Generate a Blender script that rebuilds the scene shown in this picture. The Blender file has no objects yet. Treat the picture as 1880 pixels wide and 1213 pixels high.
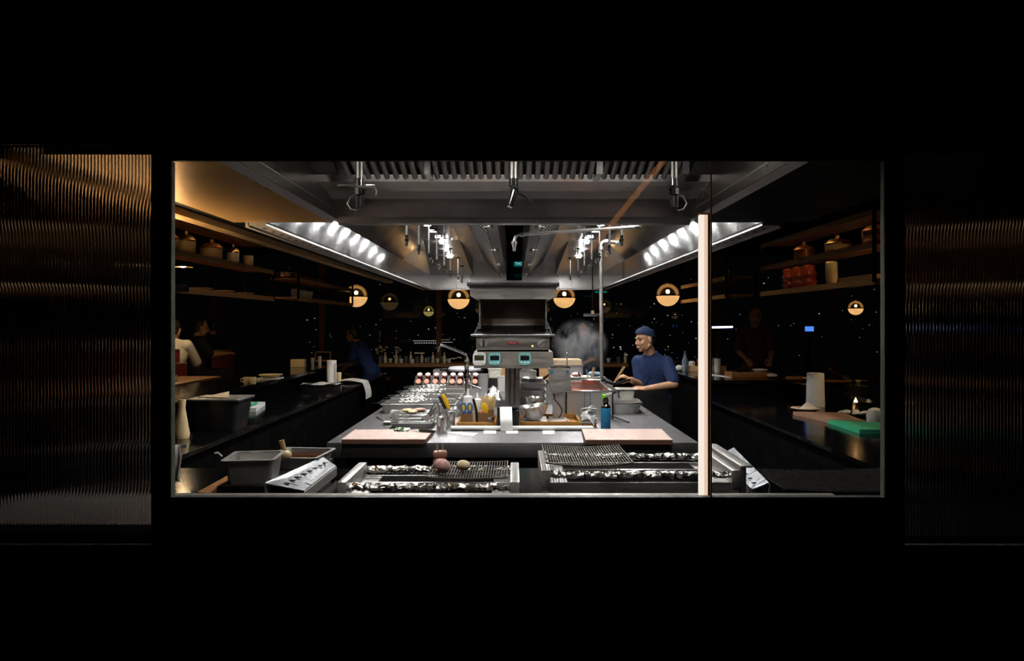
import bpy, bmesh, math, random
from mathutils import Vector, Matrix, Euler
random.seed(7)
SC = bpy.context.scene
COL = SC.collection
PI = math.pi
V = Vector
CZ = 1.68                      # eye height
F = 1250.0                     # focal length in pixels of the 1880 px wide frame
def P(px, py, d):              # a point of the room at distance d
    return V(((px-944)*d/F, d, CZ+(592-py)*d/F))
def onz(px, py, z):            # a point on the horizontal surface at height z
    d = F*(CZ-z)/(py-592)
    return V(((px-944)*d/F, d, z))

# ------------------------------------------------------------------ materials
def _nt(name):
    m = bpy.data.materials.new(name); m.use_nodes = True
    nt = m.node_tree; nt.nodes.clear()
    out = nt.nodes.new('ShaderNodeOutputMaterial')
    return m, nt, out
def mat(name, col, rough=.5, metal=0., var=.15, scale=8., stretch=(1,1,1), bump=0., rvar=.1, aniso=0., tang=None,
        spec=.5, trans=0., alpha=1., ior=1.45, coat=0., sss=0., col2=None, arot=0.):
    m, nt, out = _nt(name)
    b = nt.nodes.new('ShaderNodeBsdfPrincipled')
    nt.links.new(b.outputs[0], out.inputs[0])
    tc = nt.nodes.new('ShaderNodeTexCoord'); mp = nt.nodes.new('ShaderNodeMapping')
    mp.inputs['Scale'].default_value = stretch
    nz = nt.nodes.new('ShaderNodeTexNoise'); nz.inputs['Scale'].default_value = scale; nz.inputs['Detail'].default_value = 4
    nt.links.new(tc.outputs['Object'], mp.inputs[0]); nt.links.new(mp.outputs[0], nz.inputs['Vector'])
    mx = nt.nodes.new('ShaderNodeMix'); mx.data_type = 'RGBA'
    c1 = [max(0, c*(1-var)) for c in col]; c2 = [min(1, c*(1+var)) for c in col] if col2 is None else list(col2)
    mx.inputs[6].default_value = (*c1, 1); mx.inputs[7].default_value = (*c2, 1)
    nt.links.new(nz.outputs['Fac'], mx.inputs[0]); nt.links.new(mx.outputs[2], b.inputs['Base Color'])
    mr = nt.nodes.new('ShaderNodeMapRange')
    mr.inputs[1].default_value = .3; mr.inputs[2].default_value = .7
    mr.inputs[3].default_value = max(0.02, rough-rvar); mr.inputs[4].default_value = min(1, rough+rvar)
    nt.links.new(nz.outputs['Fac'], mr.inputs[0]); nt.links.new(mr.outputs[0], b.inputs['Roughness'])
    b.inputs['Metallic'].default_value = metal
    b.inputs['Specular IOR Level'].default_value = spec
    b.inputs['IOR'].default_value = ior
    b.inputs['Transmission Weight'].default_value = trans
    b.inputs['Alpha'].default_value = alpha
    b.inputs['Coat Weight'].default_value = coat
    if sss: b.inputs['Subsurface Weight'].default_value = sss; b.inputs['Subsurface Scale'].default_value = .01
    if aniso:
        b.inputs['Anisotropic'].default_value = aniso; b.inputs['Anisotropic Rotation'].default_value = arot
        t = nt.nodes.new('ShaderNodeTangent'); t.direction_type = 'RADIAL'; t.axis = tang or 'Z'
        nt.links.new(t.outputs[0], b.inputs['Tangent'])
    if bump:
        bp = nt.nodes.new('ShaderNodeBump'); bp.inputs['Strength'].default_value = bump; bp.inputs['Distance'].default_value = .01
        nt.links.new(nz.outputs['Fac'], bp.inputs['Height']); nt.links.new(bp.outputs[0], b.inputs['Normal'])
    return m
def emit(name, col, s):
    m, nt, out = _nt(name)
    e = nt.nodes.new('ShaderNodeEmission'); e.inputs[0].default_value = (*col, 1); e.inputs[1].default_value = s
    nt.links.new(e.outputs[0], out.inputs[0]); return m
def clear_glass(name, tint=(1,1,1), ior=1.45, extra=0.):
    m, nt, out = _nt(name)
    t = nt.nodes.new('ShaderNodeBsdfTransparent'); t.inputs[0].default_value = (*tint, 1)
    g = nt.nodes.new('ShaderNodeBsdfGlossy'); g.inputs['Roughness'].default_value = .0
    f = nt.nodes.new('ShaderNodeFresnel'); f.inputs[0].default_value = ior
    mx = nt.nodes.new('ShaderNodeMixShader')
    nt.links.new(f.outputs[0], mx.inputs[0]); nt.links.new(t.outputs[0], mx.inputs[1]); nt.links.new(g.outputs[0], mx.inputs[2])
    nt.links.new(mx.outputs[0], out.inputs[0]); return m

M = {}
M['steel'] = mat('brushed_steel', (.66,.65,.64), .38, .85, .12, 6, (1,14,14), 0, .07)
M['steel_pol'] = mat('polished_steel', (.76,.76,.76), .2, .92, .06, 5, (1,1,1), .05, .06)
M['steel_dull'] = mat('dull_steel', (.4,.39,.38), .45, .85, .2, 7, (1,1,6), 0, .1)
M['hood_side'] = mat('hood_sheet_steel', (.66,.66,.67), .11, 1, .1, .9, (1,1,1), .03, .01, 1.0, 'Z', arot=.25)
M['hood_flat'] = mat('hood_ceiling_steel', (.55,.56,.58), .2, 1, .15, 1.5, (1,1,1), .2, .06)
M['hood_back'] = mat('hood_end_steel', (.72,.71,.7), .36, 1, .1, 2.2, (1,1,1), .25, .06)
M['hood_front'] = mat('front_hood_steel', (.24,.225,.21), .33, 1, .15, 3, (3,1,1), .1, .06, .5, 'Z')
M['island_top'] = mat('island_steel', (.26,.26,.275), .48, .85, .12, 5, (1,9,1), 0, .06)
M['chrome'] = mat('chrome', (.8,.8,.8), .09, 1, .03, 6, (1,1,1), 0, .03)
M['glow_tinted_soffit'] = mat('glow_tinted_sheet', (.72,.45,.19), .3, .6, .12, 2.0, (1,1,1), .25, .05)  # gold tint stands in for warm light mirrored in the steel sheet
M['bronze_trim'] = mat('bronze_trim_strip', (.55,.36,.18), .4, .8, .15)
M['black_paint'] = mat('black_paint', (.0025,.0025,.0025), .5, 0, .3, 9, spec=.05)
M['black_gloss'] = mat('black_glossy_stone', (.003,.003,.0035), .12, 0, .3, 5, spec=.25, rvar=.04)
M['black_wall'] = mat('black_wall_paint', (.004,.004,.0035), .6, 0, .2, 5, spec=.06)
M['black_plastic'] = mat('black_plastic', (.012,.012,.013), .4, 0, .2, 12)
M['black_steel'] = mat('blackened_steel', (.05,.05,.05), .45, 1, .3, 10)
M['foil'] = mat('crumpled_foil', (.72,.7,.67), .22, 1, .15, 40, (1,1,1), .9, .1)
M['wire'] = mat('charred_wire', (.13,.115,.1), .55, .8, .4, 30)
M['net'] = mat('sooty_netting', (.004,.004,.004), .7, 0, .3, 30, spec=.1)
M['lining'] = mat('grey_window_lining', (.13,.13,.11), .5, .6, .15, 9)
M['rim'] = mat('satin_steel_rim', (.62,.61,.6), .5, .3, .1, 8)
M['soffit_fill'] = emit('warm_soffit_fill', (1,.66,.34), 90)
M['plate'] = mat('scratched_plate_steel', (.19,.2,.215), .33, 1, .2, 7, (1,6,1))
M['orange_batten'] = emit('orange_batten', (1,.36,.1), 1.9)
M['wire_bright'] = mat('chromed_wire', (.72,.72,.72), .2, 1, .1, 30)
M['board_brown'] = mat('pale_brown_board_plastic', (.62,.46,.41), .55, 0, .1, 7, (1,4,1), col2=(.68,.54,.49))
M['board_edge'] = mat('dark_brown_board_edge', (.18,.085,.06), .6, 0, .15, 9)
M['white_board'] = mat('white_board_plastic', (.7,.7,.72), .5, 0, .06, 9)
M['green_board'] = mat('green_board_plastic', (.03,.33,.17), .5, 0, .15, 5)
M['brown_board2'] = mat('worn_brown_board', (.3,.17,.11), .55, 0, .2, 5)
M['paper'] = mat('white_paper', (.92,.91,.91), .7, 0, .03, 20)
M['kraft'] = mat('beige_card', (.55,.42,.28), .75, 0, .1, 14)
M['cloth_white'] = mat('white_cloth', (.62,.6,.57), .9, 0, .1, 30, bump=.4)
M['wood'] = mat('warm_wood', (.3,.12,.035), .5, 0, .35, 5, (1,12,12))
M['wood_pale'] = mat('pale_wood', (.6,.36,.17), .55, 0, .2, 6, (14,14,1.5))
M['bamboo'] = mat('bamboo', (.75,.57,.3), .5, 0, .15, 20)
M['amber_wood'] = mat('amber_tray_wood', (.42,.2,.045), .5, 0, .3, 4, (1,14,8))
M['brown_cup'] = mat('brown_leather_cup', (.2,.1,.04), .6, 0, .2, 15)
M['red_jar'] = mat('dark_red_jar', (.2,.012,.014), .25, 0, .2, 8)
M['pink_lid'] = mat('pink_white_lid', (.85,.55,.53), .45, 0, .05, 8)
M['peach_lid'] = mat('peach_lid', (.8,.36,.25), .45, 0, .08, 8)
M['blue_handle'] = mat('blue_plastic', (.03,.14,.42), .4, 0, .1)
M['yellow'] = mat('yellow_plastic', (.85,.5,.02), .45, 0, .1)
M['pink'] = mat('pink_plastic', (.8,.25,.35), .45, 0, .1)
M['green_knob'] = mat('lime_plastic', (.2,.7,.04), .4, 0, .1)
M['green_leaf'] = mat('green_herb', (.12,.3,.12), .6, 0, .3, 30)
M['torch_blue'] = mat('blue_can_paint', (.02,.2,.42), .3, .3, .15, 6)
M['squeeze'] = mat('milky_plastic', (.75,.74,.72), .45, 0, .04, 8)
M['cream_plastic'] = mat('cream_tub_plastic', (.96,.94,.84), .45, 0, .03, 8)
M['grey_white'] = mat('grey_white_enamel', (.72,.75,.8), .35, 0, .05, 8)
M['timer_white'] = mat('timer_white', (.72,.72,.74), .45, 0, .04)
M['timer_teal'] = mat('timer_teal', (.16,.5,.52), .45, 0, .06)
M['screen'] = mat('dark_screen', (.008,.009,.008), .2, 0, .1)
M['screen_olive'] = mat('olive_lcd', (.035,.033,.012), .3, 0, .1)
M['badge_red'] = mat('red_badge', (.3,.012,.015), .4, 0, .1)
M['letter'] = mat('pale_lettering', (.75,.7,.68), .5, 0, .02)
M['salamander'] = mat('grill_steel', (.4,.385,.365), .36, 1, .1, 5, (1,1,8), 0, .06)
M['salamander_box'] = mat('satin_steel_box', (.5,.475,.44), .42, 1, .06, 5, (1,1,8), 0, .05)
M['meat'] = mat('raw_meat', (.42,.13,.11), .4, 0, .3, 40, col2=(.62,.34,.26), bump=.3, sss=.1)
M['meat_pink'] = mat('pink_meat', (.9,.38,.37), .35, 0, .25, 35, col2=(1,.68,.62), bump=.3, sss=.1)
M['potato'] = mat('yellow_potato', (1,.8,.5), .6, 0, .12, 35, bump=.4)
M['skin'] = mat('skin', (.52,.29,.17), .5, 0, .1, 12, sss=.08)
M['skin_dark'] = mat('tan_skin', (.4,.19,.1), .5, 0, .1, 12)
M['navy'] = mat('navy_cotton', (.005,.021,.08), .85, 0, .3, 14, (1,1,.4), .6)
M['navy_cap'] = mat('navy_cap_cotton', (.009,.028,.075), .85, 0, .2, 20, (1,1,8), .6)
M['black_cloth'] = mat('black_cloth', (.006,.006,.008), .9, 0, .3, 14, bump=.4)
M['maroon_cloth'] = mat('maroon_cloth', (.08,.012,.01), .9, 0, .3, 10, bump=.5)
M['shirt_white'] = mat('white_shirt_cotton', (.7,.66,.6), .9, 0, .1, 15, bump=.5)
M['hair'] = mat('dark_hair', (.012,.01,.008), .5, 0, .3, 30)
M['lip'] = mat('lip', (.36,.14,.1), .5, 0, .1)
M['eye'] = mat('dark_eye', (.02,.015,.012), .2, 0, .1)
M['chair_red'] = mat('maroon_leather', (.16,.012,.02), .45, 0, .2, 8)
M['terracotta'] = mat('copper_pot', (.5,.2,.08), .3, .7, .2, 8)
M['ceramic_cream'] = mat('cream_ceramic', (.72,.55,.3), .3, 0, .08, 6)
M['ceramic_white'] = mat('white_ceramic', (.78,.76,.73), .25, 0, .05, 6)
M['ceramic_red'] = mat('red_lacquer', (.35,.05,.02), .35, 0, .2, 6)
M['brass'] = mat('brass', (.7,.45,.18), .3, 1, .1, 8)
M['sauce'] = mat('dark_sauce', (.06,.02,.008), .1, 0, .2, 6)
M['rice'] = mat('flour', (.8,.79,.76), .8, 0, .05, 40, bump=.4)
M['blue_cloth'] = mat('pale_blue_cloth', (.35,.55,.8), .9, 0, .1, 20, bump=.4)
M['bottle_glass'] = mat('blue_clear_glass', (.5,.65,.85), .06, 0, .02, 5, trans=.8, rvar=.03)
M['jar_glass'] = mat('clear_glassware', (.8,.83,.85), .05, 0, .02, 5, trans=.85, rvar=.03)
M['copper'] = mat('copper_handle', (.75,.36,.16), .25, 1, .1)
M['exit_teal'] = emit('exit_sign_panel', (.0,.3,.3), .35)
M['exit_letter'] = emit('exit_letters', (.55,.95,.95), .8)
M['downlight'] = emit('white_lamp', (1,.96,.93), 980)
M['downlight_front'] = emit('front_hood_lamp', (1,.93,.85), 125)
M['bulb'] = emit('warm_bulb', (1,.72,.38), 30)
M['fill_bulb_cone'] = emit('cone_fill_bulb', (1,.7,.38), 420)
M['mirrored_bulb_small'] = emit('mirrored_bulb', (1,.8,.35), 10)
M['led_warm'] = emit('warm_led_strip', (1,.66,.33), 3.)
M['led_dim'] = emit('dim_warm_led', (1,.66,.34), .35)
M['led_blue'] = emit('cold_led_tube', (.55,.68,1), 6)
M['reflected_edge_glow'] = emit('reflected_column_edge', (1,.68,.52), .9)
M['reflected_core_glow'] = emit('reflected_column_core', (1,.86,.76), 1.08)
M['orange_led'] = emit('orange_led', (1,.35,.05), 4)
M['flame'] = emit('candle_flame', (1,.75,.4), 3)
M['screen_blue'] = emit('blue_screen', (.08,.25,1), 1.2)
M['pane'] = clear_glass('window_glass', (.97,.98,.97))
M['pane_far'] = clear_glass('far_window_glass', (.9,.92,.95))
M['reeded'] = mat('reeded_glass', (.45,.44,.43), .06, 0, .02, 3, trans=1, ior=1.42, rvar=.03)
M['smoke_glass'] = clear_glass('amber_globe_glass', (.75,.6,.42))

def frosted(name, col, glow):
    m, nt, out = _nt(name)
    a = nt.nodes.new('ShaderNodeBsdfTranslucent'); a.inputs[0].default_value = (*col, 1)
    d = nt.nodes.new('ShaderNodeBsdfDiffuse'); d.inputs[0].default_value = (*col, 1)
    e = nt.nodes.new('ShaderNodeEmission'); e.inputs[0].default_value = (*col, 1); e.inputs[1].default_value = glow
    mx = nt.nodes.new('ShaderNodeMixShader'); mx.inputs[0].default_value = .4
    ad = nt.nodes.new('ShaderNodeAddShader')
    nt.links.new(a.outputs[0], mx.inputs[1]); nt.links.new(d.outputs[0], mx.inputs[2])
    nt.links.new(mx.outputs[0], ad.inputs[0]); nt.links.new(e.outputs[0], ad.inputs[1])
    nt.links.new(ad.outputs[0], out.inputs[0]); return m
M['globe_frost'] = frosted('warm_frosted_globe', (.95,.62,.3), .42)
M['mirrored_globe_dim'] = frosted('mirrored_frosted_globe', (.6,.5,.18), .25)

def wall_soot():               # steel with a soot stain rising in the middle of the grill's rear wall
    m, nt, out = _nt('sooty_steel')
    b = nt.nodes.new('ShaderNodeBsdfPrincipled'); nt.links.new(b.outputs[0], out.inputs[0])
    tc = nt.nodes.new('ShaderNodeTexCoord'); mp = nt.nodes.new('ShaderNodeMapping')
    mp.inputs['Scale'].default_value = (5.5,.1,4.2); mp.inputs['Location'].default_value = (0,0,-2.75)
    nt.links.new(tc.outputs['Object'], mp.inputs[0])
    nz = nt.nodes.new('ShaderNodeTexNoise'); nz.inputs['Scale'].default_value = 5; nt.links.new(tc.outputs['Object'], nz.inputs['Vector'])
    vm = nt.nodes.new('ShaderNodeVectorMath'); vm.operation = 'LENGTH'; nt.links.new(mp.outputs[0], vm.inputs[0])
    ad = nt.nodes.new('ShaderNodeMath'); ad.operation = 'ADD'; nt.links.new(vm.outputs['Value'], ad.inputs[0]); nt.links.new(nz.outputs['Fac'], ad.inputs[1])
    cr = nt.nodes.new('ShaderNodeValToRGB'); cr.color_ramp.elements[0].position = .65; cr.color_ramp.elements[0].color = (.006,.005,.004,1)
    cr.color_ramp.elements[1].position = 1.75; cr.color_ramp.elements[1].color = (.75,.66,.56,1)
    e = cr.color_ramp.elements.new(1.0); e.color = (.25,.15,.10,1)
    mr = nt.nodes.new('ShaderNodeMath'); mr.operation = 'MULTIPLY'; mr.inputs[1].default_value = .57
    nt.links.new(ad.outputs[0], mr.inputs[0]); nt.links.new(mr.outputs[0], cr.inputs[0])
    nt.links.new(cr.outputs[0], b.inputs['Base Color']); b.inputs['Metallic'].default_value = .15; b.inputs['Roughness'].default_value = .5
    for el, p in zip(cr.color_ramp.elements, (.38,.6,.98)): el.position = p
    return m
M['soot'] = wall_soot()

# ------------------------------------------------------------------ mesh builder
def basis(o):
    m = o.matrix_basis.copy(); p = o.parent
    while p is not None:
        m = p.matrix_basis @ m; p = p.parent
    return m
def ortho(d):
    d = d.normalized(); a = V((0,0,1)) if abs(d.z) < .9 else V((1,0,0))
    u = d.cross(a).normalized(); return u, d.cross(u).normalized()
class MB:
    def __init__(s): s.bm = bmesh.new()
    def box(s, c, size, rz=0, rx=0, ry=0, bev=0):
        bm = bmesh.new(); bmesh.ops.create_cube(bm, size=1)
        bmesh.ops.scale(bm, vec=size, verts=bm.verts)
        if bev: bmesh.ops.bevel(bm, geom=bm.edges[:], offset=bev, segments=2, affect='EDGES', profile=.5)
        bmesh.ops.transform(bm, matrix=Matrix.Translation(V(c)) @ Euler((rx,ry,rz)).to_matrix().to_4x4(), verts=bm.verts)
        s._add(bm); return s
    def bb(s, lo, hi, bev=0):
        lo, hi = V(lo), V(hi); return s.box((lo+hi)/2, [abs(a) for a in (hi-lo)], bev=bev)
    def _add(s, bm):
        me = bpy.data.meshes.new('t'); bm.to_mesh(me); bm.free(); s.bm.from_mesh(me); bpy.data.meshes.remove(me)
    def ring(s, c, u, w, ru, rw, n, a0=0):
        return [s.bm.verts.new(c+u*(ru*math.cos(a0+2*PI*i/n))+w*(rw*math.sin(a0+2*PI*i/n))) for i in range(n)]
    def bridge(s, a, b):
        n = len(a)
        for i in range(n): s.bm.faces.new((a[i], a[(i+1)%n], b[(i+1)%n], b[i]))
    def cyl(s, p0, p1, r0, r1=None, n=14, caps=True):
        p0, p1 = V(p0), V(p1); r1 = r0 if r1 is None else r1
        u, w = ortho(p1-p0)
        a = s.ring(p0, u, w, r0, r0, n); b = s.ring(p1, u, w, r1, r1, n); s.bridge(a, b)
        if caps: s.bm.faces.new(list(reversed(a))); s.bm.faces.new(b)
        return s
    def tube(s, pts, r, n=8, closed=False, caps=True):
        pts = [V(p) for p in pts]; N = len(pts)
        rr = r if isinstance(r, (list, tuple)) else [r]*N
        u = None; rings = []
        for i, p in enumerate(pts):
            if closed: d = pts[(i+1)%N]-pts[i-1]
            else: d = pts[min(i+1,N-1)]-pts[max(i-1,0)]
            d = d.normalized()
            if u is None: u, w = ortho(d)
            else:
                u = u-d*u.dot(d)
                u = u.normalized() if u.length > 1e-6 else ortho(d)[0]
                w = d.cross(u)
            rings.append(s.ring(p, u, w, rr[i], rr[i], n))
        for i in range(N-1): s.bridge(rings[i], rings[i+1])
        if closed: s.bridge(rings[-1], rings[0])
        elif caps: s.bm.faces.new(list(reversed(rings[0]))); s.bm.faces.new(rings[-1])
        return s
    def lathe(s, prof, c=(0,0,0), n=24, m=None, sx=1, sy=1):
        m = m or Matrix.Identity(4); c = V(c); rows = []
        for r, z in prof:
            if r < 1e-6: rows.append([s.bm.verts.new(m @ (c+V((0,0,z))))])
            else: rows.append([s.bm.verts.new(m @ (c+V((r*sx*math.cos(2*PI*i/n), r*sy*math.sin(2*PI*i/n), z)))) for i in range(n)])
        for a, b in zip(rows, rows[1:]):
            for i in range(n):
                j = (i+1) % n
                if len(a) == 1 and len(b) == 1: break
                if len(a) == 1: s.bm.faces.new((a[0], b[j], b[i]))
                elif len(b) == 1: s.bm.faces.new((a[i], a[j], b[0]))
                else: s.bm.faces.new((a[i], a[j], b[j], b[i]))
        return s
    def ball(s, c, r, rot=None, nu=16, nv=10):
        r = V((r,r,r)) if isinstance(r, (int, float)) else V(r)
        mm = Matrix.Translation(V(c)) @ (rot.to_4x4() if rot else Matrix.Identity(4)) @ Matrix.Diagonal((*r,1))
        return s.lathe([(math.sin(PI*k/nv), -math.cos(PI*k/nv)) for k in range(nv+1)], n=nu, m=mm)
    def capsule(s, p0, p1, r0, r1, n=14):
        p0, p1 = V(p0), V(p1)
        s.cyl(p0, p1, r0, r1, n); s.ball(p0, r0, nu=n, nv=8); s.ball(p1, r1, nu=n, nv=8); return s
    def sheet(s, pts, t=.002, up=None):   # a thin solid plate over a polygon of points
        pts = [V(p) for p in pts]
        nrm = V(up) if up is not None else (pts[1]-pts[0]).cross(pts[2]-pts[0]).normalized()
        a = [s.bm.verts.new(p) for p in pts]; b = [s.bm.verts.new(p+nrm*t) for p in pts]; n = len(pts)
        s.bm.faces.new(list(reversed(a))); s.bm.faces.new(b)
        for i in range(n): s.bm.faces.new((a[i], a[(i+1)%n], b[(i+1)%n], b[i]))
        return s
    def surf(s, f, nu, nv, t=.002):       # thin curved shell f(u,v) with a real thickness
        P_ = [[V(f(i/nu, j/nv)) for j in range(nv+1)] for i in range(nu+1)]
        def nrm(i, j):
            du = P_[min(i+1,nu)][j]-P_[max(i-1,0)][j]; dv = P_[i][min(j+1,nv)]-P_[i][max(j-1,0)]
            n = du.cross(dv); return n.normalized() if n.length > 1e-12 else V((0,0,1))
        top = [[s.bm.verts.new(P_[i][j]+nrm(i,j)*t/2) for j in range(nv+1)] for i in range(nu+1)]
        bot = [[s.bm.verts.new(P_[i][j]-nrm(i,j)*t/2) for j in range(nv+1)] for i in range(nu+1)]
        for i in range(nu):
            for j in range(nv):
                s.bm.faces.new((top[i][j],top[i+1][j],top[i+1][j+1],top[i][j+1])); s.bm.faces.new((bot[i][j+1],bot[i+1][j+1],bot[i+1][j],bot[i][j]))
        rim = [(i,0) for i in range(nu)]+[(nu,j) for j in range(nv)]+[(i,nv) for i in range(nu,0,-1)]+[(0,j) for j in range(nv,0,-1)]
        for (i,j), (k,l) in zip(rim, rim[1:]+rim[:1]): s.bm.faces.new((top[i][j],bot[i][j],bot[k][l],top[k][l]))
        return s
    def pan(s, c, sx, sy, h, t=.004, rim=.014, taper=.012, rz=0, bev=.02):   # open rectangular tray with rounded corners and a flat rim
        def loop(ax, ay, z, r):
            o = []
            for qx, qy, a0 in ((1,1,0),(-1,1,PI/2),(-1,-1,PI),(1,-1,1.5*PI)):
                for k in range(4):
                    a = a0+PI/2*k/3
                    o.append(V((qx*(ax-r)+r*math.cos(a), qy*(ay-r)+r*math.sin(a), z)))
            return o
        m = Matrix.Translation(V(c)) @ Matrix.Rotation(rz, 4, 'Z')
        ax, ay = sx/2, sy/2; r = bev
        prof = [(ax-taper, ay-taper, 0), (ax, ay, h-t), (ax+rim, ay+rim, h-t), (ax+rim, ay+rim, h), (ax-t, ay-t, h), (ax-taper-t, ay-taper-t, t)]
        rows = [[s.bm.verts.new(m @ p) for p in loop(x, y, z, r)] for x, y, z in prof]
        for a, b in zip(rows, rows[1:]): s.bridge(a, b)
        s.bm.faces.new(list(reversed(rows[0]))); s.bm.faces.new(rows[-1]); return s
    def xf(s, m):
        bmesh.ops.transform(s.bm, matrix=m, verts=s.bm.verts); return s
    def build(s, name, m, parent=None, local=False, ang=35, loc=None, mesh_only=False):
        bm = s.bm
        bmesh.ops.recalc_face_normals(bm, faces=bm.faces)
        if parent is not None and not local: bmesh.ops.transform(bm, matrix=basis(parent).inverted(), verts=bm.verts)
        if loc is not None and not local: bmesh.ops.translate(bm, vec=-V(loc), verts=bm.verts)
        for f in bm.faces: f.smooth = True
        for e in bm.edges:
            if len(e.link_faces) == 2 and e.calc_face_angle(0) > math.radians(ang): e.smooth = False
        me = bpy.data.meshes.new(name); bm.to_mesh(me); bm.free()
        for x in (m if isinstance(m, (list, tuple)) else [m]): me.materials.append(M[x] if isinstance(x, str) else x)
        if mesh_only: return me
        o = bpy.data.objects.new(name, me); COL.objects.link(o)
        if parent is not None: o.parent = parent
        if loc is not None: o.location = loc
        return o
def tag(o, label=None, cat=None, group=None, kind=None):
    if label: o['label'] = label
    if cat: o['category'] = cat
    if group: o['group'] = group
    if kind: o['kind'] = kind
    return o
def struct(name, mb, m, **k): return tag(mb.build(name, m, **k), kind='structure')
def thing(name, label, cat, loc=(0,0,0), rz=0, group=None):
    o = bpy.data.objects.new(name, None); COL.objects.link(o); o.empty_display_size = .05
    o.location = loc; o.rotation_euler = (0,0,rz); return tag(o, label, cat, group)
def dup(root, loc=None, rz=None, label=None, group=None, scale=None):
    def cp(o, par):
        c = o.copy(); COL.objects.link(c); c.parent = par
        for ch in o.children: cp(ch, c)
        return c
    r = cp(root, None)
    if loc is not None: r.location = loc
    if rz is not None: r.rotation_euler = (0,0,rz)
    if scale is not None: r.scale = (scale,)*3
    if label: r['label'] = label
    if group: r['group'] = group
    return r
def text_mesh(txt, size, m, name, parent=None, matrix=None, ext=.0006, mirror=False):
    cu = bpy.data.curves.new('t', 'FONT'); cu.body = txt; cu.size = size; cu.extrude = ext; cu.align_x = 'CENTER'; cu.align_y = 'CENTER'
    ob = bpy.data.objects.new('t', cu); COL.objects.link(ob)
    dg = bpy.context.evaluated_depsgraph_get(); me = bpy.data.meshes.new_from_object(ob.evaluated_get(dg))
    bpy.data.objects.remove(ob); bpy.data.curves.remove(cu)
    if mirror: me.transform(Matrix.Diagonal((-1,1,1,1)))
    if matrix is not None: me.transform(matrix)
    me.materials.clear(); me.materials.append(M[m]); me.name = name
    o = bpy.data.objects.new(name, me); COL.objects.link(o)
    if parent is not None:
        me.transform(basis(parent).inverted()); o.parent = parent
    return o
ORD = ['first','second','third','fourth','fifth','sixth','seventh','eighth','ninth','tenth','eleventh','twelfth','thirteenth','fourteenth']
GS, LS = 'gold ceiling side', 'light column side'      # how labels tell the two halves of the kitchen apart
# ================================================================== camera and world
cam = bpy.data.cameras.new('camera'); camo = bpy.data.objects.new('camera', cam); COL.objects.link(camo)
camo.location = (0,0,CZ); camo.rotation_euler = (PI/2,0,0)
cam.sensor_width = 36; cam.lens = F/1880*36; cam.shift_x = -4/1880; cam.shift_y = -14.5/1880; cam.clip_end = 400; cam.clip_start = .02
SC.camera = camo
w = bpy.data.worlds.new('night'); SC.world = w; w.use_nodes = True
w.node_tree.nodes['Background'].inputs[0].default_value = (.5,.55,.7,1); w.node_tree.nodes['Background'].inputs[1].default_value = .0015
SC.view_settings.view_transform = 'Standard'; SC.view_settings.look = 'None'; SC.view_settings.gamma = 1
SC.view_settings.use_curve_mapping = False; SC.view_settings.exposure = 0
SC.cycles.max_bounces = 10; SC.cycles.transparent_max_bounces = 24; SC.cycles.sample_clamp_indirect = 4; SC.cycles.caustics_reflective = False; SC.cycles.caustics_refractive = False
SC.cycles.volume_step_rate = 2

# ================================================================== the setting
struct('floor', MB().bb((-8,-3.2,-.1),(8,14.2,0)), 'black_gloss')
struct('ceiling', MB().bb((-8,-3.2,3.1),(8,14.2,3.2)), 'black_wall')
struct('wall_left', MB().bb((-8.1,-3.2,0),(-8,14.2,3.2)), 'black_wall')
struct('wall_right', MB().bb((8,-3.2,0),(8.1,14.2,3.2)), 'black_wall')
struct('wall_rear', MB().bb((-8,-3.3,0),(8,-3.2,3.2)), 'black_wall')
struct('ground', MB().bb((-160,14.4,-40),(160,170,-39.5)), 'black_wall')
WY0, WY1 = 1.984, 2.0
wl, wr, wb, wt = -1.006, 1.086, 1.166, 2.153
f = MB()
f.bb((-8,WY0,0),(8,WY1,1.03)); f.bb((-8,WY0,2.2),(8,WY1,3.1))
f.bb((-8,WY0,1.03),(-1.62,WY1,2.2)); f.bb((1.72,WY0,1.03),(8,WY1,2.2))
f.bb((-1.058,WY0,1.03),(wl,WY1,2.2)); f.bb((wr,WY0,1.03),(1.138,WY1,2.2))
f.bb((wl,WY0,1.03),(wr,WY1,wb)); f.bb((wl,WY0,wt),(wr,WY1,2.2))
struct('wall_front', f, 'black_paint')
# big clear window: two panes that meet in a thin joint, thin metal lining
win = struct('window_1', MB().bb((wl,1.9905,wb),(.574,1.9935,wt)), 'pane')
MB().bb((.578,1.9905,wb),(wr,1.9935,wt)).build('glass_pane', 'pane', win)
fr = MB()
fr.bb((wl,1.987,wb),(wr,2.012,wb+.004)); fr.bb((wr-.004,1.987,wb),(wr,2.012,wt)); fr.bb((wl,1.987,wb),(wl+.004,2.012,wt))
fr.build('window_frame', 'lining', win)
MB().bb((.574,1.9895,wb+.004),(.578,1.9945,wt)).build('pane_joint', 'bronze_trim', win)
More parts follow.
